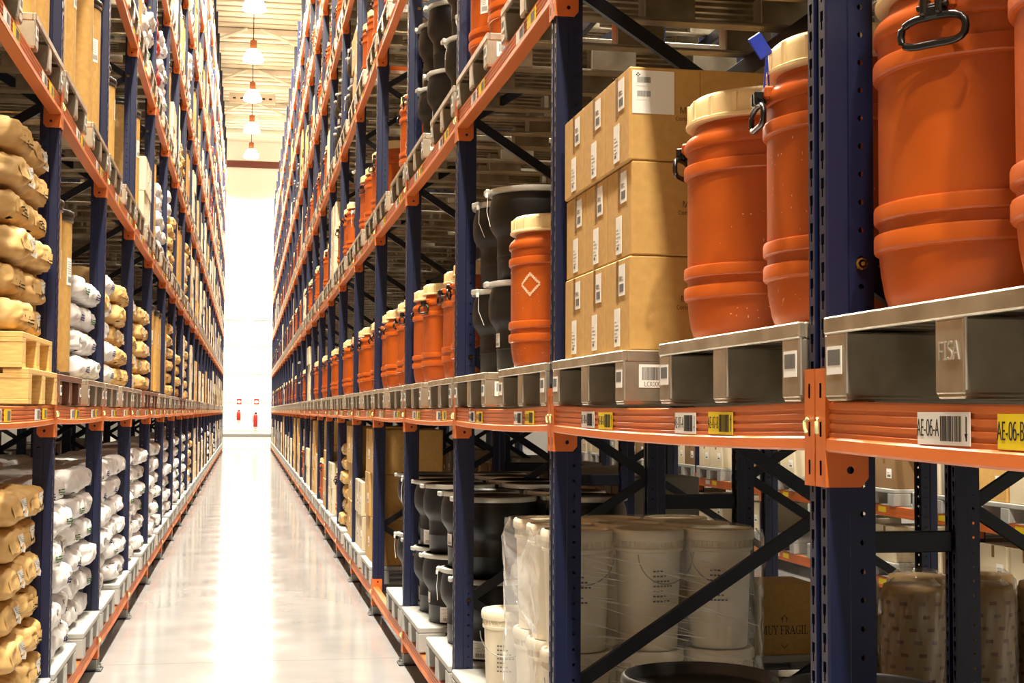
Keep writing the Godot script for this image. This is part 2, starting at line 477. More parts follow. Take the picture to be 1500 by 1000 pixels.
func make_post(height: float, cells: int) -> ArrayMesh:
	var b := MB.new()
	var m: Material = M.navy
	var h2 := PW / 2; var cell := height / cells
	for s in [-1.0, 1.0]:
		# slotted strip of the aisle face
		var z0: float = s * 0.012; var z1: float = s * (h2 - 0.004)
		var lo := minf(z0, z1); var w := absf(z1 - z0); var c := w / 2
		for k in cells:
			var y: float = k * cell + (0.024 if s > 0 else 0.0)
			var o := Vector3(0, y, lo)
			var q := func(u0: float, v0: float, u1: float, v1: float):
				b.quad(m, o + Vector3(0, v0, u0), o + Vector3(0, v0, u1), o + Vector3(0, v1, u1), o + Vector3(0, v1, u0), Vector3.LEFT)
			q.call(0.0, 0.0, w, 0.010)
			q.call(0.0, 0.010, c - 0.003, 0.025); q.call(c + 0.003, 0.010, w, 0.025)
			q.call(0.0, 0.025, c - 0.0065, 0.044); q.call(c + 0.0065, 0.025, w, 0.044)
			q.call(0.0, 0.044, w, cell)
			b.quad(m, o + Vector3(0, 0.010, c - 0.003), o + Vector3(0, 0.010, c + 0.003), o + Vector3(0.004, 0.010, c + 0.003), o + Vector3(0.004, 0.010, c - 0.003), Vector3.UP)
			b.quad(m, o + Vector3(0, 0.025, c - 0.0065), o + Vector3(0, 0.025, c - 0.003), o + Vector3(0.004, 0.025, c - 0.003), o + Vector3(0.004, 0.025, c - 0.0065), Vector3.UP)
		# rounded front corner
		b.quad(m, Vector3(0, 0, s * (h2 - 0.004)), Vector3(0, height, s * (h2 - 0.004)), Vector3(0.004, height, s * h2), Vector3(0.004, 0, s * h2), Vector3(-1, 0, s).normalized())
		# groove wall
		b.quad(m, Vector3(0, 0, s * 0.012), Vector3(0, height, s * 0.012), Vector3(0.014, height, s * 0.008), Vector3(0.014, 0, s * 0.008), Vector3(0, 0, -s))
		# flank with round holes, stepped in a little at the middle
		var n := Vector3(0, 0, s)
		b.quad(m, Vector3(0.004, 0, s * h2), Vector3(0.04, 0, s * h2), Vector3(0.04, height, s * h2), Vector3(0.004, height, s * h2), n)
		b.quad(m, Vector3(0.04, 0, s * h2), Vector3(0.044, 0, s * (h2 - 0.003)), Vector3(0.044, height, s * (h2 - 0.003)), Vector3(0.04, height, s * h2), Vector3(0.6, 0, s * 0.8))
		for k in cells:
			b.octo(m, Vector3(0.044, k * cell, s * (h2 - 0.003)), Vector3.RIGHT, Vector3.UP, 0.046, cell, 0.022, cell / 2, 0.0052, n)
			var y: float = k * cell + cell / 2 - 0.005
			b.quad(m, Vector3(0.063, y, s * (h2 - 0.003)), Vector3(0.069, y, s * (h2 - 0.003)), Vector3(0.069, y, s * (h2 - 0.007)), Vector3(0.063, y, s * (h2 - 0.007)), Vector3.UP)
		b.quad(m, Vector3(0.09, 0, s * (h2 - 0.003)), Vector3(0.09, height, s * (h2 - 0.003)), Vector3(0.09, height, s * 0.012), Vector3(0.09, 0, s * 0.012), Vector3.RIGHT)
	b.quad(m, Vector3(0.014, 0, -0.008), Vector3(0.014, height, -0.008), Vector3(0.014, height, 0.008), Vector3(0.014, 0, 0.008), Vector3.LEFT)
	return b.mesh()

# end plate of a beam; the bay lies towards s * z of the post's middle.  y = 0 is the beam's top
func make_connector(s: float) -> ArrayMesh:
	var b := MB.new()
	var m: Material = M.orange
	var y0 := -0.150; var h := 0.208
	var holes := []
	for k in 3: holes.append([0.018, 0.020 + k * 0.068, 0.027, 0.046 + k * 0.068])
	var lo := minf(s * 0.0035, s * 0.0475)
	b.holed(m, Vector3(-0.006, y0, lo), Vector3.BACK, Vector3.UP, 0.044, h, holes, Vector3.LEFT)
	b.quad(m, Vector3(-0.006, y0, s * 0.0035), Vector3(-0.006, y0 + h, s * 0.0035), Vector3(-0.001, y0 + h, s * 0.0035), Vector3(-0.001, y0, s * 0.0035), Vector3(0, 0, -s))
	b.quad(m, Vector3(-0.006, y0 + h, s * 0.0035), Vector3(-0.001, y0 + h, s * 0.0035), Vector3(-0.001, y0 + h, s * 0.0475), Vector3(-0.006, y0 + h, s * 0.0475), Vector3.UP)
	# the cheek along the post's flank, its lower back corner cut off
	var o := Vector3(-0.006, y0, s * 0.0475); var n := Vector3(0, 0, s)
	b.octo(m, o + Vector3(0, 0.016, 0), Vector3.RIGHT, Vector3.UP, 0.080, 0.044, 0.046, 0.014, 0.007, n)
	b.octo(m, o + Vector3(0, 0.060, 0), Vector3.RIGHT, Vector3.UP, 0.080, 0.104, 0.050, 0.030, 0.009, n)
	b.octo(m, o + Vector3(0, 0.164, 0), Vector3.RIGHT, Vector3.UP, 0.080, 0.044, 0.046, 0.022, 0.007, n)
	b.flat(m, o + Vector3(0, 0.016, 0), o + Vector3(0.080, 0.016, 0), o + Vector3(0.066, 0, 0), n)
	b.flat(m, o + Vector3(0, 0.016, 0), o + Vector3(0.066, 0, 0), o, n)
	b.quad(m, o + Vector3(0.08, 0.016, 0), o + Vector3(0.08, h, 0), o + Vector3(0.08, h, -s * 0.004), o + Vector3(0.08, 0.016, -s * 0.004), Vector3.RIGHT)
	b.quad(m, o, o + Vector3(0.066, 0, 0), o + Vector3(0.066, 0, -s * 0.004), o + Vector3(0, 0, -s * 0.004), Vector3.DOWN)
	# locking pin
	b.tube(M.pin, [Vector3(-0.012, -0.056, s * 0.024), Vector3(-0.014, -0.048, s * 0.027), Vector3(-0.014, -0.036, s * 0.027), Vector3(-0.010, -0.030, s * 0.022)], 0.0035, 6)
	return b.mesh()

# beam between posts, length l, middle at z = 0, top of the aisle face at y = 0; sags a little
func make_beam(l: float, sag: float) -> ArrayMesh:
	var b := MB.new()
	var ring := []
	# (x into the rack, y) going round; x grows inwards
	var front := [[0.0, -0.003], [0.0, -0.012], [0.003, -0.014], [0.003, -0.020], [0.0, -0.022], [0.0, -0.030], [0.003, -0.032], [0.003, -0.037], [0.0, -0.039], [0.0, -0.046], [0.003, -0.048], [0.003, -0.053], [0.0, -0.055], [0.0, -0.062], [-0.005, -0.066], [-0.006, -0.084], [-0.003, -0.088]]
	for p in front: ring.append(Vector2(p[0], p[1]))
	ring.append(Vector2(0.045, -0.088)); ring.append(Vector2(0.048, -0.085)); ring.append(Vector2(0.048, -0.003)); ring.append(Vector2(0.045, 0.0)); ring.append(Vector2(0.003, 0.0))
	var half := l / 2
	b.extrude(M.orange, ring, -half, half, func(p: Vector2, t: float): return Vector3(p.x, p.y - sag * (1.0 - (t / half) * (t / half)), t), 8, true)
	return b.mesh()

func rack(called: String, label: String, right: bool, face: float, frames: Array, bays_full: int, tops: Array, depth: float, plain := false, brace_frames := 8, zones := "", lead := 0, posts: ArrayMesh = null) -> Node3D:
	# frames: depths D of each frame's far edge.  Local +x goes into the rack, local z as in the world for the right side
	var root := thing(called, label, "pallet rack", T(face, 0, 0) if right else RT(180, face, 0, 0))
	var sg := -1.0 if right else 1.0     # local z = sg * D
	var pm: ArrayMesh = posts if posts else post_mesh
	var n := frames.size()
	var far_brace := []
	for i in n:
		var zc: float = sg * (frames[i] - PW / 2)
		part(root, "upright_post", pm, T(0, 0, zc))
		part(root, "foot_plate", foot_mesh, T(0.045, 0, zc))
		part(root, "upright_post", pm, RT(180, depth, 0, zc))
		# zigzag bracing between the front and the rear post
		var y := 0.11
		var k := 0 if plain else 1
		while y < 9.4:
			var a := Vector3(0.07, y, zc) if k % 2 == 0 else Vector3(depth - 0.07, y, zc)
			var c := Vector3(depth - 0.07, y + 0.585, zc) if k % 2 == 0 else Vector3(0.07, y + 0.585, zc)
			var dir := c - a
			var xf := Transform3D(Basis(dir, Vector3(-dir.y, dir.x, 0).normalized(), Vector3.BACK), a)
			var mid := (root.transform * (a + c)) * 0.5
			mid = root.transform * ((a + c) * 0.5)
			var px := pixel(mid)
			if px.z > 0 and px.x > -400 and px.x < 1900 and px.y > -200 and px.y < 1200:
				if i < brace_frames + lead: part(root, "brace", brace_mesh, xf)
				else: far_brace.append(xf)
				if i >= lead and i < lead + 5 and not plain:
					for sz in [1.0, -1.0]:
						part(root, "bolt", bolt_mesh, Transform3D(Basis(Vector3.RIGHT, PI / 2 * sz), Vector3(0.066 if k % 2 == 0 else 0.066, y if k % 2 == 0 else y + 0.585, zc + sz * (PW / 2 - 0.003))))
			y += 0.585; k += 1
		if plain or depth > 1.2: continue
	if not far_brace.is_empty():
		var mm := MultiMesh.new()
		mm.transform_format = MultiMesh.TRANSFORM_3D; mm.mesh = brace_mesh; mm.instance_count = far_brace.size()
		for k in far_brace.size(): mm.set_instance_transform(k, far_brace[k])
		var mi := MultiMeshInstance3D.new()
		mi.multimesh = mm; mi.name = "distant_bracing"; mi.set_meta("kind", "stuff")
		root.add_child(mi, true)
	for i in n - 1:
		var d0: float = frames[i]; var d1: float = frames[i + 1] - PW
		var zc := sg * (d0 + d1) / 2
		for L in tops.size():
			var y: float = tops[L]
			var px := pixel(root.transform * Vector3(0, y, zc))
			if px.z < 0.2:
				if L < 1 or L > 3: continue
			elif px.y < -700 and (i > lead + 1 or L > 3): continue
			var full := i >= lead and i < bays_full + lead and not plain
			if full:
				var bm := part(root, "beam", beam_mesh.front, T(0, y, zc))
				for e in [0, 1]:
					var pz: float = sg * ((frames[i] if e == 0 else frames[i + 1]) - PW / 2) - zc
					var s := 1.0 if pz < 0 else -1.0
					part(bm, "connector", conn_mesh[s], T(0, 0, pz))
				if zones and L >= 1 and i >= lead and i < lead + 8:
					put_labels(bm, right, i - lead, L, d0, d1, zc, sg)
			else:
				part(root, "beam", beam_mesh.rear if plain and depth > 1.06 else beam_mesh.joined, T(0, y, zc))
			if i < 7 + lead and L < 4:
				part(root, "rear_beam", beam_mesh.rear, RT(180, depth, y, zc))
	return root

func put_labels(bm: Node3D, right: bool, bay: int, L: int, d0: float, d1: float, zc: float, sg: float) -> void:
	# two pairs per bay: a white one that points down and a yellow one that points up
	var letters := "ABCDEFGH"
	for slot in 2:
		# slot 0 is the nearer pallet
		var slot_no := (5 + 2 * bay + slot) if right else (30 + 2 * bay + slot)
		for c in 2:
			var w := 0.16; var h := 0.048
			var near_d: float        # depth of the label's nearer end
			if right:
				near_d = d0 + (0.26 if slot == 0 else 1.38) + (0.22 if c == 0 else 0.0)
				if bay == 0: near_d = 1.862 - 0.235 * c if slot == 1 else 0.5 - 0.2 * c
				if bay == 1: near_d = [[3.11, 2.86], [4.07, 3.86]][slot][c]
			else:
				near_d = d0 + (0.55 if slot == 0 else 1.55) + (0.0 if c == 0 else 0.22)
			var key := "%d_%d_%d" % [int(right), slot_no, c] if (bay < 3 and right and L == 1) else "plain_%d" % c
			if not mini_label.has(key):
				var words := ("AE-%02d-%s" % [slot_no, letters[c]]) if key[0] != "p" else ""
				mini_label[key] = label_mb(w, h, M.white if c == 0 else M.yellow, words, hash(key), -1 if c == 0 else 1, 0).mesh()
			var far := near_d + w
			var z := (-far if right else near_d) - zc
			var half: float = (d1 - d0) / 2
			var sagged: float = -0.010 * (1.0 - pow((z + w / 2) / half, 2))
			part(bm, "location_label", mini_label[key], T(-0.0008, -0.060 + sagged, z), "white location label with barcode and down arrow" if c == 0 else "yellow location label with barcode and up arrow")

# ------------------------------------------------------------------ goods models
func make_models() -> void:
	# --- aluminium pallet; origin at the middle of its front bottom edge, +x runs into the rack
	var w := PAL_W; var dp := 1.12; var h := PAL_H
	for brown in [false, true]:
		var am: Material = M.aluminium if not brown else M.brown_pallet
		var deck := MB.new()
		deck.cbox(am, Vector3(0, h - 0.030, -w / 2), Vector3(0.014, h, w / 2), 0.003)
		deck.cbox(am, Vector3(dp - 0.014, h - 0.030, -w / 2), Vector3(dp, h, w / 2), 0.003)
		deck.cbox(am, Vector3(0.014, h - 0.030, -w / 2), Vector3(dp - 0.014, h, -w / 2 + 0.012), 0.003)
		deck.cbox(am, Vector3(0.014, h - 0.030, w / 2 - 0.012), Vector3(dp - 0.014, h, w / 2), 0.003)
		deck.box(am, Vector3(0.01, h - 0.006, -w / 2 + 0.01), Vector3(dp - 0.01, h - 0.001, w / 2 - 0.01))
		for k in 11:     # ribs under the sheet
			var z := -w / 2 + 0.05 + k * (w - 0.1) / 10
			deck.box(am, Vector3(0.014, h - 0.024, z - 0.014), Vector3(dp - 0.014, h - 0.006, z + 0.014))
		var parts := [["deck", deck]]
		var bw := 0.085; var bd := 0.20; var bh := h - 0.030
		var block := MB.new()
		block.cbox(am, Vector3(0, 0.006, -bw / 2), Vector3(bd, bh, bw / 2), 0.003)
		block.tube(M.weld, [Vector3(0.004, bh, -bw / 2), Vector3(0.004, bh, bw / 2)], 0.003, 5)
		for s in [-1.0, 1.0]:
			block.tube(M.weld, [Vector3(0.004, 0.012, s * bw / 2), Vector3(0.004, bh, s * bw / 2)], 0.0022, 5)
		for i in 3:
			for j in 3:
				parts.append(["block", block, T([0.002, (dp - bd) / 2, dp - bd - 0.002][i], 0, (j - 1) * (w - bw - 0.004) / 2)])
		var runner := MB.new()
		runner.cbox(am, Vector3(0.004, 0, -bw / 2 + 0.003), Vector3(dp - 0.004, 0.012, bw / 2 - 0.003), 0.003)
		for j in 3: parts.append(["runner", runner, T(0, 0, (j - 1) * (w - bw - 0.004) / 2)])
		var lab := label_mb(0.062, 0.048, M.white, "", 41, 0, 1)
		for s in [-1.0, 1.0]:
			parts.append(["barcode_label", lab, T(0.0018, 0.045, s * (w - bw - 0.004) / 2 - 0.031), "small white barcode label"])
		var side := label_mb(0.105, 0.062, M.white, "LCX0000145", 43, 0, 1)
		parts.append(["side_label", side, Transform3D(Basis(Vector3.UP, PI / 2) , Vector3(0.045, 0.045, w / 2 - 0.0015)), "white barcode label with a printed number"])
		define("brown_pallet" if brown else "pallet", "aluminium_pallet" if not brown else "brown_pallet", "pallet", parts)
		if not brown:
			var stamp := MB.new()
			stamp.text(M.weld, "FISA", Transform3D(Basis(Vector3.BACK, Vector3.UP, Vector3.LEFT), Vector3(0.0015, 0.068, 0)), 0.026, sans, 0.9, 0.002)
			parts.append(["stamp", stamp, Transform3D(), "raised letters on the middle block"])
			define("stamped_pallet", "aluminium_pallet", "pallet", parts)
	# --- plastic pallet
	var pp := []
	var pd := MB.new()
	pd.cbox(M.grey_plastic, Vector3(0, h - 0.035, -w / 2), Vector3(dp, h, w / 2), 0.006)
	pp.append(["deck", pd])
	var pb := MB.new()
	pb.cbox(M.grey_plastic, Vector3(0, 0.001, -0.06), Vector3(0.16, h - 0.035, 0.06), 0.006)
	for i in 3:
		for j in 3: pp.append(["block", pb, T([0.0, dp / 2 - 0.08, dp - 0.16][i], 0, (j - 1) * (w / 2 - 0.06))])
	var pr := MB.new()
	pr.cbox(M.grey_plastic, Vector3(0, 0, -0.055), Vector3(dp, 0.02, 0.055), 0.005)
	for j in 3: pp.append(["runner", pr, T(0.001, 0, (j - 1) * (w / 2 - 0.06))])
	define("plastic_pallet", "plastic_pallet", "pallet", pp)
	# --- pine pallet
	pp = []
	var plank := MB.new()
	plank.cbox(M.pine, Vector3(-0.05, 0, -w / 2), Vector3(0.05, 0.022, w / 2), 0.002)
	for k in 7: pp.append(["deck_board", plank, T(0.05 + k * (dp - 0.1) / 6, h - 0.022, 0)])
	var lead := MB.new()
	lead.cbox(M.pine, Vector3(0, 0, -0.05), Vector3(dp, 0.02, 0.05), 0.002)
	for j in 3:
		pp.append(["stringer_board", lead, T(0, h - 0.042, (j - 1) * (w / 2 - 0.05))])
		pp.append(["base_board", lead, T(0, 0, (j - 1) * (w / 2 - 0.05))])
	var pblk := MB.new()
	pblk.cbox(M.pine, Vector3(0, 0.02, -0.048), Vector3(0.13, h - 0.042, 0.048), 0.002)
	for i in 3:
		for j in 3: pp.append(["block", pblk, T([0.0, dp / 2 - 0.065, dp - 0.13][i], 0, (j - 1) * (w / 2 - 0.05))])
	define("pine_pallet", "wooden_pallet", "pallet", pp)

	# --- terracotta plastic drum with cream screw lid, 0.41 across, 0.56 high
	var R := 0.205
	var prof := [[0.0, 0.0], [0.165, 0.0], [0.176, 0.003], [0.184, 0.012], [0.190, 0.030], [0.196, 0.065], [0.199, 0.098], [0.205, 0.100], [0.2075, 0.104], [0.2075, 0.126], [0.206, 0.130], [0.199, 0.132], [0.199, 0.148], [0.205, 0.150], [0.2075, 0.153], [0.2075, 0.173], [0.206, 0.177], [0.199, 0.179],
		[0.199, 0.391], [0.205, 0.393], [0.2075, 0.396], [0.2075, 0.417], [0.206, 0.421], [0.199, 0.423], [0.199, 0.455], [0.205, 0.457], [0.2065, 0.461], [0.2065, 0.474], [0.202, 0.484], [0.184, 0.503], [0.180, 0.509], [0.180, 0.54]]
	var body := MB.new(); body.lathe(M.terracotta, prof, 56, Vector3.ZERO, 0.9)
	var lid := MB.new()
	lid.lathe(M.cream, [[0.180, 0.517], [0.199, 0.517], [0.203, 0.519], [0.203, 0.525], [0.197, 0.529], [0.196, 0.562], [0.193, 0.574], [0.182, 0.583], [0.165, 0.585], [0.160, 0.577], [0.0, 0.577]], 56, Vector3.ZERO, 0.8)
	for k in 18:
		var a := TAU * k / 18
		var c := Vector3(cos(a), 0, sin(a))
		var rib := MB.new()
		rib.cbox(M.cream, Vector3(-0.003, 0.527, -0.006), Vector3(0.0045, 0.573, 0.006), 0.0015)
		lid.add(rib, Transform3D(Basis(Vector3.UP, -a), c * 0.195))
	var handle_at := func(a: float) -> Array:
		var br := MB.new()
		br.cbox(M.terracotta, Vector3(-0.012, 0.466, -0.032), Vector3(0.016, 0.492, 0.032), 0.004)
		for s in [-1.0, 1.0]: br.cbox(M.black_metal, Vector3(0.010, 0.456, s * 0.013 - 0.006), Vector3(0.034, 0.484, s * 0.013 + 0.006), 0.003)
		br.tube(M.black_metal, [Vector3(0.024, 0.470, -0.026), Vector3(0.024, 0.470, 0.026)], 0.005, 8)
		var pts := []
		for k in 20:
			var t := TAU * k / 20
			var cz := cos(t); var sy := sin(t)
			var zz := signf(cz) * pow(absf(cz), 0.65) * 0.056
			var yy := signf(sy) * pow(absf(sy), 0.8) * 0.024
			if sy < 0: yy *= 1.0 - 0.18 * cos(zz / 0.056 * PI * 0.5)
			pts.append(Vector3(0.024, 0.430 + yy, zz))
		var loop := MB.new(); loop.tube(M.black_metal, pts, 0.0062, 8, true)
		loop.cbox(M.black_metal, Vector3(0.017, 0.450, -0.012), Vector3(0.031, 0.470, 0.012), 0.003)
		var xf := Transform3D(Basis(Vector3.UP, -a), Vector3(cos(a), 0, sin(a)) * 0.199)
		return [["handle_bracket", br, xf, "black handle bracket"], ["handle", loop, xf, "black oval carrying handle"]]
	var parts := [["body", body], ["lid", lid, Transform3D(), "cream ribbed screw lid"]]
	parts.append_array(handle_at.call(0.0)); parts.append_array(handle_at.call(PI))
	define("drum", "terracotta_drum", "drum", parts)
	var scuffs := scuff_mb(R + 0.0006)
	define("drum_scuffed", "terracotta_drum", "drum", parts + [["scuff_marks", scuffs, Transform3D(), "pale scratched marks"]])
	var mark := MB.new()
	for k in 26:
		var t := k / 6.5
		var c: Array = [[0.0, 1.0], [1.0, 0.0], [0.0, -1.0], [-1.0, 0.0], [0.0, 1.0]]
		var i := int(t); var fr := t - i
		var px: float = lerpf(c[i][0], c[i + 1][0], fr); var py: float = lerpf(c[i][1], c[i + 1][1], fr)
		curved_patch(mark, M.scuff, 0.2, deg_to_rad(250.0) + px * 0.22, 0.05, 0.315 + py * 0.040 - 0.005, 0.315 + py * 0.040 + 0.005)
	define("drum_diamond", "terracotta_drum", "drum", parts + [["scuff_marks", scuffs, Transform3D(), "pale scratched marks"], ["diamond_mark", mark, Transform3D(), "pale outline of a torn-off diamond label"]])
	var sticker := MB.new()
	curved_label(sticker, 0.2005, 2.9, 0.24, 0.24, 0.34)
	define("drum_labelled", "terracotta_drum", "drum", parts + [["sticker", sticker, Transform3D(), "white printed sticker"]])

	# --- black open-head drum with a galvanised closing ring, 0.42 across, 0.405 high
	var bp := [[0.0, 0.0], [0.160, 0.0], [0.170, 0.008], [0.172, 0.10], [0.175, 0.105], [0.172, 0.110], [0.174, 0.185], [0.178, 0.195], [0.192, 0.215], [0.204, 0.235], [0.209, 0.262], [0.209, 0.315], [0.204, 0.345], [0.196, 0.368], [0.196, 0.385]]
	var bb := MB.new(); bb.lathe(M.black_plastic, bp, 44)
	var ring := MB.new(); ring.lathe(M.ring, [[0.198, 0.375], [0.212, 0.377], [0.215, 0.388], [0.212, 0.399], [0.198, 0.402]], 44)
	ring.cbox(M.ring, Vector3(-0.232, 0.376, -0.03), Vector3(-0.212, 0.4, 0.03), 0.004)
	var blid := MB.new(); blid.lathe(M.black_plastic, [[0.2, 0.400], [0.190, 0.403], [0.180, 0.392], [0.0, 0.394]], 44)
	var tag := MB.new()
	tag.tube(M.white, [Vector3(-0.222, 0.38, 0.028), Vector3(-0.228, 0.30, 0.036), Vector3(-0.219, 0.23, 0.075)], 0.0011, 5)
	tag.cbox(M.white, Vector3(-0.233, 0.362, 0.020), Vector3(-0.222, 0.382, 0.034), 0.002)
	var bl := MB.new()
	curved_label(bl, 0.1766, 0.64 * PI, 0.62, 0.012, 0.100)
	curved_label(bl, 0.1752, 0.98 * PI, 0.40, 0.115, 0.175)
	curved_label(bl, 0.1752, 0.36 * PI, 0.26, 0.118, 0.165)
	var bparts := [["body", bb], ["closing_ring", ring, Transform3D(), "galvanised closing ring"], ["lid", blid]]
	define("black_drum", "black_drum", "drum", bparts + [["seal_tag", tag, Transform3D(), "white seal with a wire tail"]])
	define("black_drum_bare", "black_drum", "drum", bparts)
	define("black_drum_labelled", "black_drum", "drum", bparts + [["paper_label", bl, Transform3D(), "white printed paper label"]])
	# --- taller black drum with a dished lid, 0.45 across
	var tp := [[0.0, 0.0], [0.20, 0.0], [0.212, 0.012], [0.212, 0.18], [0.217, 0.186], [0.212, 0.192], [0.212, 0.36], [0.217, 0.366], [0.212, 0.372], [0.212, 0.52]]
	for q in tp: q[0] *= 0.92
	var tb := MB.new(); tb.lathe(M.black_plastic, tp, 56)
	var tl := MB.new(); tl.lathe(M.black_plastic, [[0.195, 0.515], [0.202, 0.517], [0.206, 0.530], [0.203, 0.543], [0.196, 0.548], [0.188, 0.543], [0.184, 0.522], [0.178, 0.516], [0.0, 0.518]], 56)
	define("dished_drum", "black_drum", "drum", [["body", tb], ["lid", tl, Transform3D(), "dished black lid"]])

	# --- fibreboard drum
	for tall in [0, 1]:
		var fh: float = [0.62, 0.86][tall]
		var fb := MB.new(); fb.lathe(M.fibreboard, [[0.0, 0.012], [0.190, 0.012], [0.190, fh - 0.03]], 40)
		var fc := MB.new(); fc.lathe(M.steel_lid, [[0.186, 0.0], [0.194, 0.0], [0.194, 0.022], [0.190, 0.026]], 40)
		var fl := MB.new()
		fl.lathe(M.steel_lid, [[0.190, fh - 0.060], [0.196, fh - 0.056], [0.196, fh - 0.040], [0.193, fh - 0.036], [0.199, fh - 0.030], [0.201, fh - 0.018], [0.198, fh - 0.004], [0.190, fh], [0.182, fh - 0.010], [0.0, fh - 0.010]], 40)
		var fs := MB.new(); curved_label(fs, 0.1912, PI, 0.38, fh * 0.55, fh * 0.55 + 0.14)
		define(["fibre_drum", "fibre_drum_tall"][tall], "fibreboard_drum", "drum", [["body", fb], ["base_hoop", fc], ["lid", fl, Transform3D(), "dark steel lid and hoop"], ["paper_label", fs, Transform3D(), "white paper label"]])

	# --- sacks; origin at the middle of the underside; the end at -x faces the aisle
	for v in 4:
		define("kraft_sack_%d" % v, "paper_sack", "sack", sack_parts(M.kraft_paper, 100 + v, true, v % 2 == 0))
		define("white_sack_%d" % v, "white_sack", "sack", sack_parts(M.white_film, 200 + v, false, v % 2 == 1))
	define("red_sack_0", "red_sack", "sack", sack_parts(M.red_film, 301, false, false))

	# --- cartons: origin at the bottom middle of the aisle face
	carton("carton", Vector3(0.40, 0.256, 0.265), M.carton, true)
	carton("carton_pale", Vector3(0.55, 0.30, 0.40), M.carton_pale, false)
	carton("carton_dark", Vector3(0.55, 0.30, 0.40), M.carton_dark, false)
	carton("carton_plain", Vector3(0.55, 0.36, 0.42), M.carton, false)
	carton("carton_grey", Vector3(0.55, 0.40, 0.42), M.carton_grey, false)

	# --- white pail with ribbed rim and wire bail
	var pbd := MB.new()
	pbd.lathe(M.pail, [[0.0, 0.0], [0.098, 0.0], [0.102, 0.006], [0.113, 0.335], [0.120, 0.338], [0.1215, 0.348], [0.116, 0.352], [0.1155, 0.372], [0.122, 0.375]], 40)
	for k in 40:
		var a := TAU * k / 40
		var fin := MB.new(); fin.cbox(M.pail, Vector3(-0.002, 0.352, -0.0012), Vector3(0.0045, 0.374, 0.0012), 0.0005)
		pbd.add(fin, Transform3D(Basis(Vector3.UP, -a), Vector3(cos(a), 0, sin(a)) * 0.1155))
	var pl := MB.new()
	pl.lathe(M.pail, [[0.118, 0.374], [0.1245, 0.375], [0.1265, 0.386], [0.1255, 0.404], [0.121, 0.412], [0.113, 0.412], [0.110, 0.404], [0.0, 0.402]], 40)
	var bail := MB.new()
	var bp2 := []
	for k in 13:
		var t := PI * k / 12
		bp2.append(Vector3(-0.1195 - 0.006 * sin(t), 0.335 - 0.105 * sin(t), -0.120 * cos(t) * 0.92))
	bail.tube(M.galvanised, bp2, 0.0022, 5)
	var print_ := MB.new()
	for k in 7:
		var yy := 0.27 - k * 0.017
		for j in 3 + (k * 5) % 4:
			var a := PI + 0.34 - j * 0.115
			curved_patch(print_, M.ink_grey, 0.1125, a, 0.085, yy, yy + 0.006)
	define("pail_plain", "white_pail", "pail", [["body", pbd], ["lid", pl]])
	define("pail", "white_pail", "pail", [["body", pbd], ["lid", pl], ["bail", bail, Transform3D(), "thin wire bail"], ["print", print_, Transform3D(), "lines of small grey print"]])

	# --- roll of goods in brown paper under clear film
	var rl := MB.new()
	rl.lathe(M.roll_paper, [[0.0, 0.0], [0.125, 0.0], [0.130, 0.01], [0.130, 0.49], [0.122, 0.52], [0.0, 0.53]], 28, Vector3.ZERO, 0.3)
	var rf := MB.new()
	film_ring(rf, M.stretch_film, func(a: float, t: float): return (0.138 + 0.006 * sin(a * 11 + t * 7) + 0.004 * sin(a * 23 - t * 13)) * (1.0 if t < 0.9 else 1.0 - (t - 0.9) * 4.0), 0.002, 0.545, 48, 12)
	var rp := MB.new()
	for k in 9:
		for j in 11: curved_patch(rp, M.ink_brown, 0.1308, j * TAU / 11 + k * 0.15, 0.24, 0.03 + k * 0.052, 0.045 + k * 0.052)
	define("roll", "wrapped_roll", "wrapped roll", [["core", rl], ["print", rp, Transform3D(), "dark printed pattern"], ["film", rf, Transform3D(), "clear wrinkled film"]])

# label bent round a drum of radius r: middle at angle a, spanning da, between y0 and y1
func curved_label(b: MB, r: float, a: float, da: float, y0: float, y1: float) -> void:
	curved_patch(b, M.white, r, a, da, y0, y1)
	var h := y1 - y0
	for k in 6: curved_patch(b, M.ink_grey, r + 0.0006, a + da * 0.05 * (k % 3), da * (0.5 + 0.06 * (k % 3)), y0 + h * (0.42 + k * 0.085), y0 + h * (0.435 + k * 0.085))
	var t := -0.38
	while t < 0.3:
		curved_patch(b, M.ink, r + 0.0006, a + da * t, da * 0.025, y0 + h * 0.1, y0 + h * 0.32)
		t += 0.055

func curved_patch(b: MB, m: Material, r: float, a: float, da: float, y0: float, y1: float) -> void:
	var n := maxi(1, int(ceil(da / 0.14)))
	for k in n:
		var t0 := a - da / 2 + da * k / n; var t1 := a - da / 2 + da * (k + 1) / n
		var c0 := Vector3(cos(t0), 0, sin(t0)); var c1 := Vector3(cos(t1), 0, sin(t1))
		var u0 := Vector3.UP * y0; var u1 := Vector3.UP * y1
		b.tri(m, c0 * r + u0, c1 * r + u0, c1 * r + u1, c0, c1, c1)
		b.tri(m, c0 * r + u0, c1 * r + u1, c0 * r + u1, c0, c1, c0)

func scuff_mb(r: float) -> MB:
	var b := MB.new()
	var g := RandomNumberGenerator.new(); g.seed = 77
	for k in 190:
		var a := (0.4 + g.randfn(0.0, 0.5)) if k % 3 == 0 else g.randf() * TAU
		var y := 0.185 + g.randf() * 0.19
		if k % 3 == 0: y = clampf(0.30 + g.randfn(0.0, 0.03), 0.19, 0.385)
		var rr := r - 0.0058
		if g.randf() < 0.35: y = 0.045 + g.randf() * 0.03; rr = r - 0.0095 + (y - 0.045) * 0.14
		curved_patch(b, M.scuff, rr, a, 0.006 + 0.02 * g.randf() * g.randf(), y, y + 0.001 + 0.006 * g.randf() * g.randf())
	return b

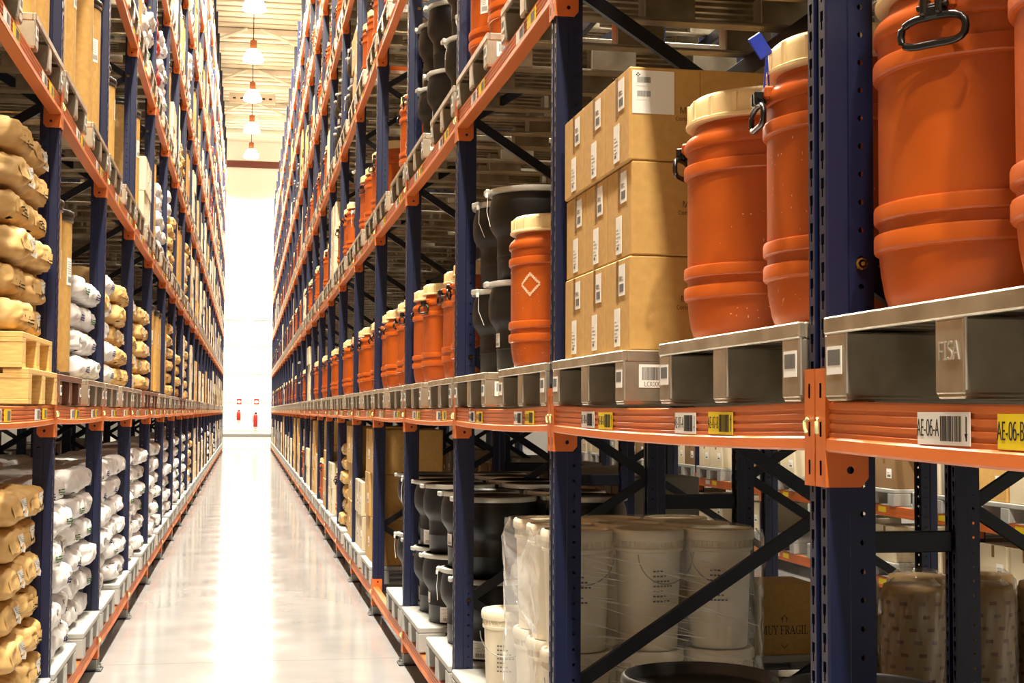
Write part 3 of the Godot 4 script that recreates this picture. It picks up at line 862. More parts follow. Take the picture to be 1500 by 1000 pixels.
func film_ring(b: MB, m: Material, rad: Callable, y0: float, y1: float, seg: int, rows: int) -> void:
	var p := func(i: int, j: int) -> Vector3:
		var a := TAU * (i % seg) / seg; var t := float(j) / rows
		var r: float = rad.call(a, t)
		return Vector3(cos(a) * r, lerpf(y0, y1, t), sin(a) * r)
	var nr := func(i: int, j: int) -> Vector3:
		return (p.call(i, mini(j + 1, rows)) - p.call(i, maxi(j - 1, 0))).cross(p.call(i + 1, j) - p.call(i + seg - 1, j)).normalized()
	for i in seg:
		for j in rows:
			b.tri(m, p.call(i, j), p.call(i + 1, j), p.call(i + 1, j + 1), nr.call(i, j), nr.call(i + 1, j), nr.call(i + 1, j + 1))
			b.tri(m, p.call(i, j), p.call(i + 1, j + 1), p.call(i, j + 1), nr.call(i, j), nr.call(i + 1, j + 1), nr.call(i, j + 1))

var sack_noise := FastNoiseLite.new()
func sack_parts(m: Material, seed_: int, paper: bool, labelled: bool) -> Array:
	var hx := 0.28; var hy := 0.074; var hz := 0.222
	var shape := func(c: Vector3) -> Vector3:
		# c on the surface of the unit cube, pressed into a plump pillow
		var plan := pow(pow(absf(c.x), 6.0) + pow(absf(c.z), 6.0), 1.0 / 6.0)
		var t := 1.0 / pow(pow(plan, 4.0) + pow(absf(c.y), 4.0), 0.25)
		var p := c * t * Vector3(hx, hy, hz)
		var q := p * 1000.0
		var nn := sack_noise.get_noise_3d(q.x * 0.010 + seed_ * 37.0, q.y * 0.012, q.z * 0.010)
		var n2 := sack_noise.get_noise_3d(q.x * 0.03 + seed_ * 91.0, q.y * 0.06 + 50.0, q.z * 0.03)
		var dir := (p / Vector3(hx, hy, hz)).normalized()
		var n3 := sack_noise.get_noise_3d(q.x * 0.018 + seed_ * 13.0, q.y * 0.03, q.z * 0.018 + 80.0)
		p += dir * (nn * 0.022 - absf(n2) * 0.008 - pow(1.0 - absf(n3), 6.0) * 0.006)
		p.y = clampf(p.y, -hy, hy)
		p.z = clampf(p.z, -hz, hz)
		return p + Vector3(0, hy, 0)
	var st := SurfaceTool.new()
	st.begin(Mesh.PRIMITIVE_TRIANGLES)
	st.set_smooth_group(0)
	var N := 18; var NY := 9
	var b := MB.new()
	var face := func(o: Vector3, u: Vector3, v: Vector3, nu: int, nv: int, out: Callable):
		for i in nu:
			for j in nv:
				var q := []
				for k in [[0, 0], [1, 0], [1, 1], [0, 1]]:
					q.append(shape.call(o + u * (2.0 * (i + k[0]) / nu - 1.0) + v * (2.0 * (j + k[1]) / nv - 1.0)))
				out.call(q, o)
	var emit := func(q: Array, o: Vector3):
		var nrm: Vector3 = (q[2] - q[0]).cross(q[1] - q[0])
		var w: Array = q if nrm.dot(o) > 0 else [q[3], q[2], q[1], q[0]]
		for k in [0, 1, 2, 0, 2, 3]: st.add_vertex(w[k])
	face.call(Vector3.UP, Vector3.RIGHT, Vector3.BACK, N, N, emit)
	face.call(Vector3.DOWN, Vector3.RIGHT, Vector3.BACK, N, N, emit)
	face.call(Vector3.RIGHT, Vector3.UP, Vector3.BACK, NY, N, emit)
	face.call(Vector3.LEFT, Vector3.UP, Vector3.BACK, NY, N, emit)
	face.call(Vector3.BACK, Vector3.UP, Vector3.RIGHT, NY, N, emit)
	face.call(Vector3.FORWARD, Vector3.UP, Vector3.RIGHT, NY, N, emit)
	st.generate_normals()
	var arr := st.commit_to_arrays()
	b.s[m] = [arr[Mesh.ARRAY_VERTEX], arr[Mesh.ARRAY_NORMAL]]
	var out := [["bag", b]]
	# folded end flap
	var flap := MB.new()
	var fy := hy * 1.0
	for k in 6:
		var z0 := -hz * 0.8 + hz * 1.6 * k / 6; var z1 := -hz * 0.8 + hz * 1.6 * (k + 1) / 6
		var a: Vector3 = shape.call(Vector3(-1, 0.25, z0 / hz)); var c: Vector3 = shape.call(Vector3(-1, 0.25, z1 / hz))
		var a2: Vector3 = shape.call(Vector3(-1, -0.35, z0 / hz)) + Vector3(-0.004, 0, 0); var c2: Vector3 = shape.call(Vector3(-1, -0.35, z1 / hz)) + Vector3(-0.004, 0, 0)
		flap.quad(m, a + Vector3(-0.003, 0, 0), c + Vector3(-0.003, 0, 0), c2, a2, Vector3(-1, 0.1, 0).normalized())
	if paper: out.append(["end_flap", flap])
	# print or label on the end towards the aisle
	var lab := MB.new()
	var patch := func(pm: Material, y0: float, y1: float, z0: float, z1: float, lift: float):
		for i in 8:
			for j in 4:
				var q := []
				for k in [[0, 0], [1, 0], [1, 1], [0, 1]]:
					var cz := lerpf(z0, z1, (i + k[0]) / 8.0); var cy := lerpf(y0, y1, (j + k[1]) / 4.0)
					q.append(shape.call(Vector3(-1, cy, cz)) + Vector3(-lift, 0, 0))
				lab.quad(pm, q[0], q[1], q[2], q[3], Vector3.LEFT)
	if labelled:
		patch.call(M.white, -0.55, 0.55, 0.05, 0.5, 0.007)
		for k in 4: patch.call(M.ink_grey, 0.1 + k * 0.1, 0.13 + k * 0.1, 0.1, 0.42, 0.0078)
		patch.call(M.ink, -0.42, -0.18, 0.1, 0.3, 0.0078)
		out.append(["label", lab, Transform3D(), "white printed label"])
	else:
		for k in 3: patch.call(M.ink if paper else (M.ink_green if seed_ == 202 else M.ink_blue), -0.05 - k * 0.18, 0.03 - k * 0.18, -0.5 + 0.1 * k, 0.1 + 0.12 * k, 0.006)
		out.append(["print", lab, Transform3D(), "short lines of print"])
	return out

func carton(kind: String, sz: Vector3, m: Material, detailed: bool) -> void:
	var b := MB.new()
	b.cbox(m, Vector3(0, 0.0005, -sz.z / 2 + 0.001), Vector3(sz.x, sz.y, sz.z / 2 - 0.001), 0.004)
	var tape := MB.new()
	var parts := [["box", b]]
	if detailed:
		# taped edge on the aisle face, two stickers; printed words on the side towards the camera
		tape.box(M.tape, Vector3(-0.0010, sz.y * 0.55, -0.012), Vector3(0.0, sz.y - 0.003, 0.012))
		tape.box(M.tape, Vector3(-0.0010, 0.02, -0.016), Vector3(0.0, sz.y * 0.22, 0.010))
		parts.append(["tape", tape, Transform3D(), "brown shiny tape"])
		var l1 := label_mb(0.062, 0.085, M.white, "", 51, 0, 2)
		parts.append(["shipping_label", l1, T(-0.0004, sz.y * 0.60, 0.018), "white shipping label"])
		var l2 := label_mb(0.060, 0.105, M.white, "", 53, 0, 3)
		parts.append(["content_label", l2, T(-0.0004, sz.y * 0.06, -0.030), "white contents label"])
		var w := MB.new()
		w.text(M.ink_brown, "MERC", Transform3D(Basis(), Vector3(0.172, sz.y * 0.55, sz.z / 2)), 0.017, sans)
		w.text(M.ink_brown, "Consocleant", Transform3D(Basis(), Vector3(0.172, sz.y * 0.46, sz.z / 2)), 0.011, sans)
		parts.append(["print", w, Transform3D(), "brown printed words"])
		# corrugated flap joint
		var f := MB.new()
		f.box(M.carton_dark, Vector3(sz.x / 2 - 0.001, sz.y * 0.02, sz.z / 2 - 0.0012), Vector3(sz.x / 2 + 0.001, sz.y * 0.98, sz.z / 2 - 0.0006))
		parts.append(["joint", f])
	else:
		tape.box(M.tape, Vector3(-0.0010, sz.y * 0.70, -0.02), Vector3(0.0, sz.y - 0.003, 0.02))
		tape.box(M.tape, Vector3(0.0, sz.y - 0.0002, -0.02), Vector3(sz.x, sz.y + 0.0006, 0.02))
		parts.append(["tape", tape])
		parts.append(["label", label_mb(0.10, 0.08, M.white, "", 57, 0, 2), T(-0.0004, sz.y * 0.3, 0.05), "white label"])
	define(kind, "carton", "carton", parts)

# ------------------------------------------------------------------ loading the shelves
func words_for(right: bool, bay: int, L: int, slot: int) -> String:
	if bay < 0: return "%s pallet, %s unseen bay, %s, %s rack" % ["near" if slot == 0 else "far", ["first", "second", "third"][-bay - 1], LEVEL[L], "right" if right else "left"]
	return "%s pallet, %s bay, %s, %s rack" % ["near" if slot == 0 else "far", ORD[clampi(bay, 0, 26)], LEVEL[L], "right" if right else "left"]

func goods_xf(right: bool, D: float, y: float, d: float, turn := 0.0) -> Transform3D:
	return right_xf(D, y, d, turn) if right else left_xf(D, y, d, turn)

func stock_pallet(code: String, right: bool, bay: int, L: int, slot: int, Dc: float, ybase: float, deep := false, off := 0.0, force := false) -> void:
	# off: extra depth of the whole pallet (back rows)
	var where := words_for(right, bay, L, slot)
	var side := "right" if right else "left"
	var near := Dc < 10.5
	var kind := "pallet"
	if L == 0: kind = "plastic_pallet"
	if code == "P": kind = "pine_pallet"
	if code == "k": kind = "pine_pallet"
	if not right and L == 1 and (bay + slot) % 3 == 1 and code != "k": kind = "brown_pallet"
	var pxf := goods_xf(right, Dc, ybase + 0.0005, -0.015 + off)
	var vis := seen(pxf, 0.2, 0.6)
	var pname: String = {"pallet": "aluminium pallet", "plastic_pallet": "grey plastic pallet", "pine_pallet": "wooden pallet", "brown_pallet": "brown pallet"}[kind]
	if vis or force:
		if right and L == 1 and bay == 0 and slot == 1: kind = "stamped_pallet"
		place(kind, pxf, "%s in %s" % [pname, where], "%ss on the %s rack" % [pname, side], near)
	var y := ybase + PAL_H + 0.001
	match code:
		"T", "t":
			var rows := [0.22] if not deep else [0.22, 0.70]
			for r in rows.size():
				for k in 2:
					var D := Dc + (k - 0.5) * 0.455 + rng.randf_range(-0.008, 0.008)
					var xf := goods_xf(right, D, y, rows[r] + off + rng.randf_range(0, 0.02), rng.randf_range(-45, 45))
					if force or seen(xf, 0.56, 0.22):
						var v := "drum" if rng.randf() < 0.5 else ("drum_scuffed" if rng.randf() < 0.6 else "drum_labelled")
						place(v, xf, "terracotta drum, %s of two %s, %s" % ["nearer" if k == 0 else "farther", "in front" if r == 0 else "behind", where], "terracotta drums on the right rack", D < 12.5)
		"B":
			for r in (2 if deep else 1):
				for k in 2:
					for t in 2:
						var D := Dc + (k - 0.5) * 0.452
						var xf := goods_xf(right, D, y + t * 0.4055, 0.245 + r * 0.475 + off, rng.randf_range(-25, 25))
						if seen(xf, 0.41, 0.22):
							place("black_drum_labelled" if (k + t + r) % 2 == 0 else ("black_drum" if rng.randf() < 0.4 else "black_drum_bare"), xf, "black drum with ring, %s %s %s, %s" % ["upper" if t else "lower", "nearer" if k == 0 else "farther", "front" if r == 0 else "back", where], "black drums on the right rack", D < 12.5)
		"F", "f":
			var fk := "fibre_drum_tall" if code == "F" else "fibre_drum"
			for r in (2 if deep else 1):
				for k in 2:
					var D := Dc + (k - 0.5) * 0.42 + rng.randf_range(-0.01, 0.01)
					var xf := goods_xf(right, D, y, 0.215 + r * 0.42 + off, rng.randf_range(-30, 30))
					if force or seen(xf, 0.86, 0.2):
						place(fk, xf, "brown fibreboard drum, %s %s, %s" % ["nearer" if k == 0 else "farther", "front" if r == 0 else "back", where], "fibreboard drums on the left rack", D < 12.5)
		"K", "W", "k", "R", "M":
			var layers := 6
			if L > 0: layers = 4 + int(rng.randf() * 3)
			if not right and L == 1 and bay < 4: layers = [6, 4, 5, 5][bay]
			if code == "k":      # a second wooden pallet under these
				place("pine_pallet", goods_xf(right, Dc - 0.010, y + 0.0005, 0.01), "upper wooden pallet under the brown paper sacks, " + where, "wooden pallets on the left rack", true)
				y += PAL_H + 0.001
			for t in layers:
				for r in (2 if deep else 1):
					for k in 2:
						var D := Dc + (k - 0.5) * 0.453 + rng.randf_range(-0.001, 0.001)
						var xf := goods_xf(right, D, y + t * 0.149, 0.31 + r * 0.67 + off + rng.randf_range(-0.03, 0.03), rng.randf_range(-0.3, 0.3) + (180.0 if rng.randf() < 0.12 else 0.0))
						if seen(xf, 0.14, 0.3):
							var c := code
							if code == "M": c = "K" if k == 0 else "W"
							var v: String = {"K": "kraft_sack_", "k": "kraft_sack_", "W": "white_sack_", "R": "red_sack_"}[c] + (str(rng.randi() % 4) if c != "R" else "0")
							place(v, xf, "%s sack, %s layer, %s%s, %s" % [{"K": "brown paper", "k": "brown paper", "W": "white", "R": "red"}[c], COUNT[t], "nearer" if k == 0 else "farther", "" if r == 0 else " back", where], "%s sacks on the %s rack" % [{"K": "brown paper", "k": "brown paper", "W": "white", "R": "red"}[c], side], D < 11.5)
		"X", "Y", "Z", "G":
			var ck: String = {"X": "carton_pale", "Y": "carton_plain", "Z": "carton_dark", "G": "carton_grey"}[code]
			var ch: float = {"X": 0.302, "Y": 0.362, "Z": 0.302, "G": 0.402}[code]
			var tone: String = {"X": "pale", "Y": "brown", "Z": "dark brown", "G": "grey"}[code]
			for t in 2 + int(rng.randf() * 1.7):
				for k in 2:
					var D := Dc + (k - 0.5) * 0.425
					var xf := goods_xf(right, D, y + t * ch, 0.01 + off + rng.randf_range(0, 0.02), 0.0)
					if seen(xf, 0.36, 0.3):
						place(ck, xf, "%s carton, %s layer, %s, %s" % [tone, COUNT[t], "nearer" if k == 0 else "farther", where], "%s cartons on the %s rack" % [tone, side], D < 12.5)

func frame_list(d0: float, n: int) -> Array:
	var a := []
	for k in n: a.append(d0 + k * PITCH)
	return a

func _ready() -> void:
	rng.seed = 20240611
	# ---------------- camera
	var yaw := 0.1829958; var pit := 0.0492415; var roll := 0.0055494
	var r := Vector3(cos(yaw), 0, sin(yaw))
	var f := Vector3(cos(pit) * sin(yaw), sin(pit), -cos(pit) * cos(yaw))
	var u := r.cross(f).normalized()
	cam_basis = Basis(r * cos(roll) + u * sin(roll), u * cos(roll) - r * sin(roll), -f)
	var cam := Camera3D.new()
	cam.transform = Transform3D(cam_basis, cam_eye)
	cam.fov = rad_to_deg(2.0 * atan(500.0 / 2100.0))
	cam.near = 0.05; cam.far = 200.0
	add_child(cam)
	# ---------------- surroundings and exposure
	var env := Environment.new()
	env.background_mode = Environment.BG_COLOR
	env.background_color = Color(0.02, 0.02, 0.02)
	env.tonemap_mode = Environment.TONE_MAPPER_LINEAR
	env.tonemap_exposure = 4.4
	env.sdfgi_enabled = true; env.ssao_enabled = true; env.ssil_enabled = true
	var we := WorldEnvironment.new()
	we.environment = env
	add_child(we)
	sans = SystemFont.new(); sans.font_names = PackedStringArray(["Droid Sans"])
	serif = SystemFont.new(); serif.font_names = PackedStringArray(["Droid Serif"])
	sack_noise.seed = 9; sack_noise.frequency = 1.0; sack_noise.fractal_octaves = 2
	materials()
	build_lamps()
	build_hall()
	build_racks()
	make_models()
	stock_right()
	stock_left()
	stock_far()
	single_things()
	finish()

# ------------------------------------------------------------------ lamps: high bay lights over each aisle, plus added fill at the end wall
func build_lamps() -> void:
	var case_ := MB.new()
	case_.cbox(M.lamp_case, Vector3(-0.09, 0.36, -0.09), Vector3(0.09, 0.60, 0.09), 0.01)
	case_.lathe(M.lamp_case, [[0.02, 0.60], [0.05, 0.60], [0.03, 0.64], [0.0, 0.64]], 12)
	var cable := MB.new(); cable.tube(M.black_metal, [Vector3(0, 0.64, 0), Vector3(0, 1.618, 0)], 0.012, 5)
	var bell := MB.new()
	bell.lathe(M.lamp_glow, [[0.0, -0.01], [0.24, 0.0], [0.29, 0.03], [0.28, 0.10], [0.22, 0.24], [0.12, 0.35], [0.0, 0.36]], 24)
	var cm := case_.mesh(); var lm := bell.mesh(); var km := cable.mesh()
	var spots := []
	for i in 13: spots.append([0.06, -6.4 + i * 5.22, AISLE_LAMP, "over the aisle, %s from the camera end" % ORD[i]])
	for i in 6: spots.append([4.45, -1.2 + i * 5.22, NEXT_LAMP, "over the neighbouring aisle, %s" % ORD[i]])
	for i in 4: spots.append([[-3.7, -1.9, 2.0, 3.8][i], 59.6, END_FILL_LAMP, "added out of sight to brighten end wall, %s from left" % ["first", "second", "third", "fourth"][i]])  # unseen lamps, added to brighten the end wall
	for q in spots:
		var t := thing("high_bay_lamp", "glowing high bay lamp " + q[3], "lamp", T(q[0], 11.4, -q[1]), "high bay lamps")
		part(t, "ballast_box", cm); part(t, "suspension_cable", km); part(t, "glowing_bell", lm)
		var o := SpotLight3D.new()
		o.light_color = LAMP_COLOUR; o.light_energy = q[2]; o.light_size = 0.25
		o.spot_range = 90.0; o.spot_attenuation = 2.0; o.spot_angle = 82.0; o.spot_angle_attenuation = 0.6; o.shadow_enabled = true
		t.add_child(o)
		o.transform = Transform3D(Basis(Vector3.RIGHT, -PI / 2), Vector3(0, -0.04, 0))

# ------------------------------------------------------------------ hall
func build_hall() -> void:
	var b := MB.new()
	var far := 62.0; var back := -10.0; var xl := -9.0; var xr := 12.0; var top := 13.1
	b.box(M.concrete, Vector3(xl, -0.2, -far), Vector3(xr, 0, -back))
	setting("floor", b.mesh())
	# floor joints: thin dark sealed cuts
	for k in 11:
		var j := MB.new()
		var D := 4.0 + k * 5.4
		j.box(M.joint, Vector3(-2.0, -0.002, -D - 0.004), Vector3(2.0, 0.0006, -D + 0.004))
		setting("trim_%d" % (k + 1), j.mesh())
	b = MB.new(); b.box(M.side_cladding, Vector3(xl, -0.2, -far - 0.2), Vector3(xr, top + 0.3, -far - 0.001))  # outer wall coloured dark so gaps through the racks look unlit
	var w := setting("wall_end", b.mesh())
	b = MB.new(); b.box(M.wall_panel, Vector3(-2.4, 0, -far - 0.0008), Vector3(2.7, top, -far))
	part(w, "white_panelling", b.mesh())
	# ribs of the sandwich panels of the end wall
	for k in 9:
		var q := MB.new()
		q.cbox(M.wall_grey, Vector3(-2.4, 0.75 + k * 1.2, -far), Vector3(2.7, 0.79 + k * 1.2, -far + 0.02), 0.005)
		part(w, "panel_joint", q.mesh())
	var q := MB.new(); q.cbox(M.red_oxide, Vector3(-6, 11.98, -far + 0.001), Vector3(8, 12.26, -far + 0.12), 0.01)
	part(w, "red_band", q.mesh(), Transform3D(), "dull red band under the roof")
	q = MB.new(); q.cbox(M.side_cladding, Vector3(-2.4, 0.50, -far + 0.001), Vector3(2.7, 0.62, -far + 0.12), 0.01)
	part(w, "guard_rail", q.mesh(), Transform3D(), "grey guard rail")
	q = MB.new(); q.cbox(M.wall_grey, Vector3(-6, 0.0, -far + 0.001), Vector3(8, 0.50, -far + 0.10), 0.01)
	part(w, "plinth", q.mesh(), Transform3D(), "pale concrete plinth")
	for x in [[-0.95, -0.12], [0.25, 1.02]]:
		q = MB.new(); q.cbox(M.wall_grey, Vector3(x[0], 5.45, -far + 0.001), Vector3(x[1], 6.0, -far + 0.04), 0.01)
		part(w, "grey_panel", q.mesh())
	b = MB.new(); b.box(M.side_cladding, Vector3(xl - 0.2, -0.2, -far), Vector3(xl, top + 0.3, -back)); setting("wall_left", b.mesh())
	b = MB.new(); b.box(M.side_cladding, Vector3(xr, -0.2, -far), Vector3(xr + 0.2, top + 0.3, -back)); setting("wall_right", b.mesh())
	b = MB.new(); b.box(M.side_cladding, Vector3(xl, -0.2, -back), Vector3(xr, top + 0.3, -back + 0.2)); setting("wall_back", b.mesh())
	# roof deck with trapezoid ribs running across the aisle
	b = MB.new(); b.box(M.roof_sheet, Vector3(xl, top, -far), Vector3(xr, top + 0.3, -back))
	var c := setting("ceiling", b.mesh())
	var rib := MB.new(); rib.cbox(M.roof_sheet, Vector3(-4, -0.08, -0.16), Vector3(4.5, 0.0, 0.16), 0.03)
	var rm := rib.mesh()
	for k in 56:
		part(c, "roof_rib", rm, T(0, top, -(28.98 + k * 0.58)))
	# purlins and trusses
	var pur := MB.new(); pur.cbox(M.truss_paint, Vector3(-4, -0.26, -0.07), Vector3(4.5, -0.08, 0.07), 0.01)
	var pm := pur.mesh()
	for k in 6: part(c, "purlin", pm, T(0, top, -(32.75 + k * 5.22)))
	for D in [42.9, 48.2, 53.4]:
		var t := MB.new()
		t.cbox(M.truss_paint, Vector3(-4, 12.32, -0.07), Vector3(4.5, 12.46, 0.07), 0.02)
		for s in [-1.0, 1.0]:
			t.tube(M.truss_paint, [Vector3(s * 0.2, 12.95, 0), Vector3(s * 1.5, 12.4, 0)], 0.05, 6)
		part(c, "roof_truss", t.mesh(), T(0.08, 0, -D))
	var gus := MB.new()
	gus.cbox(M.truss_paint, Vector3(-0.72, 12.25, -0.02), Vector3(0.86, 12.62, 0.02), 0.01)
	for x in [-0.55, -0.3, 0.45, 0.68]: gus.box(M.ink, Vector3(x - 0.05, 12.40, 0.0205), Vector3(x + 0.05, 12.46, 0.022))
	part(c, "gusset_plate", gus.mesh(), T(0, 0, -50.2), "pale plate with a row of dark holes")
	# fire extinguishers with signs on the end wall
	for k in 2:
		var x: float = [-0.30, 0.40][k]; var y: float = [1.20, 0.92][k]; var hh: float = [0.42, 0.6][k]
		var tank := MB.new()
		tank.lathe(M.red_paint, [[0.0, 0.0], [0.075, 0.0], [0.085, 0.02], [0.085, hh * 0.75], [0.06, hh * 0.86], [0.03, hh * 0.9], [0.0, hh * 0.9]], 16)
		var top_ := MB.new(); top_.cbox(M.black_metal, Vector3(-0.03, hh * 0.9, -0.03), Vector3(0.06, hh * 1.03, 0.03), 0.01)
		var hose := MB.new(); hose.tube(M.black_metal, [Vector3(-0.03, hh * 0.95, 0), Vector3(-0.11, hh * 0.8, 0), Vector3(-0.11, hh * 0.3, 0)], 0.012, 5)
		var e := thing("fire_extinguisher", "red fire extinguisher on the white end wall, %s of two" % ["left" if k == 0 else "right and taller"], "extinguisher", T(x, y, -far + 0.11), "fire extinguishers on the end wall")
		part(e, "tank", tank.mesh()); part(e, "valve", top_.mesh()); part(e, "hose", hose.mesh())
		var s := MB.new()
		s.cbox(M.red_paint, Vector3(-0.1, 0, 0), Vector3(0.1, 0.24, 0.012), 0.003)
		s.cbox(M.white, Vector3(-0.05, 0.05, 0.012), Vector3(0.05, 0.16, 0.014), 0.001)
		var so := part(self, numbered("wall_sign"), s.mesh(), T([-0.29, 0.43][k], 1.87, -far + 0.002))
		so.set_meta("label", "small red and white sign above the %s fire extinguisher" % ["left", "right"][k]); so.set_meta("category", "sign"); so.set_meta("group", "signs on the end wall")

# ------------------------------------------------------------------ racks
func build_racks() -> void:
	post_mesh = make_post(10.2, 204)
	conn_mesh[1.0] = make_connector(1.0); conn_mesh[-1.0] = make_connector(-1.0)
	var clear := PITCH - PW
	beam_mesh.front = make_beam(clear, 0.010)
	var joined := MB.new()
	joined.box(M.orange, Vector3(0.0, -0.064, -clear / 2), Vector3(0.045, 0, clear / 2))
	joined.box(M.orange, Vector3(-0.006, -0.088, -clear / 2), Vector3(0.045, -0.064, clear / 2))
	for s in [-1.0, 1.0]:
		joined.box(M.orange, Vector3(-0.006, -0.15, s * (clear / 2 + 0.022) - 0.022), Vector3(-0.001, 0.058, s * (clear / 2 + 0.022) + 0.022))
		joined.box(M.orange, Vector3(-0.001, -0.15, s * (clear / 2 - 0.003) - 0.002), Vector3(0.074, 0.058, s * (clear / 2 - 0.003) + 0.002))
	for q in [[-0.75, 0], [-0.5, 1], [0.35, 0], [0.6, 1]]:
		joined.box(M.white if q[1] == 0 else M.yellow, Vector3(-0.0025, -0.058, q[0]), Vector3(0, -0.012, q[0] + 0.15))
	beam_mesh.joined = joined.mesh()
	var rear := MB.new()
	rear.cbox(M.navy_plain, Vector3(0, -0.088, -clear / 2), Vector3(0.045, 0, clear / 2), 0.004)  # dark navy in place of orange, standing in for shade at the rear
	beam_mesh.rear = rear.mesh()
	var br := MB.new()
	br.box(M.navy_plain, Vector3(-0.02, -0.022, -0.012), Vector3(1.02, 0.022, 0.012))
	brace_mesh = br.mesh()
	var bo := MB.new()
	bo.lathe(M.brass, [[0.011, 0.0], [0.011, 0.003], [0.008, 0.003], [0.008, 0.007], [0.004, 0.007], [0.004, 0.009], [0.0, 0.009]], 8)
	bolt_mesh = bo.mesh()
	var ft := MB.new()
	ft.cbox(M.navy_plain, Vector3(-0.075, 0.0, -0.075), Vector3(0.06, 0.008, 0.075), 0.002)
	for p in [[-0.058, -0.058], [-0.058, 0.058]]:
		ft.lathe(M.galvanised, [[0.012, 0.008], [0.012, 0.018], [0.006, 0.018], [0.006, 0.034], [0.0, 0.034]], 8, Vector3(p[0], 0, p[1]))
	for s in [-1.0, 1.0]: ft.cbox(M.galvanised, Vector3(-0.05, 0.008, s * 0.046 - 0.003), Vector3(0.03, 0.07, s * 0.046 + 0.003), 0.002)
	foot_mesh = ft.mesh()
	rack("pallet_rack", "tall blue and orange pallet rack along the right of the aisle", true, XR, frame_list(DR0 - 3 * PITCH, 29), 12, TOPS.slice(0, 7), 1.05, false, 8, "y", 2)
	rack("pallet_rack", "tall blue and orange pallet rack along the left of the aisle", false, XL, frame_list(DL0 - 2 * PITCH, 26), 9, TOPS, 1.05, false, 7, "y", 2, make_post(12.2, 244))
	# rows standing back to back with them
	var rb := rack("pallet_rack", "blue rack row directly behind the right rack", true, 2.42, frame_list(DR0, 11), 0, TOPS.slice(0, 4), 1.08, true, 5)
	rack("pallet_rack", "blue rack row directly behind the left rack", false, XL - 1.42, frame_list(DL0, 9), 0, TOPS.slice(0, 4), 1.08, true, 5)
	rack("pallet_rack", "low orange-beamed rack across the neighbouring aisle", true, 5.4, frame_list(DR0 + PITCH * 2 + 0.9, 8), 0, [0.20, 0.82, 1.55], 1.05, true, 0)
	# spacers tying the back-to-back rows
	var sp := MB.new(); sp.cbox(M.navy_plain, Vector3(0, -0.036, -0.02), Vector3(0.364, 0.036, 0.02), 0.003)
	var sm := sp.mesh()
	for k in 5:
		for y in [1.16, 2.6]: part(rb, "row_spacer", sm, T(-0.367, y, -(DR0 + k * PITCH - PW / 2)))

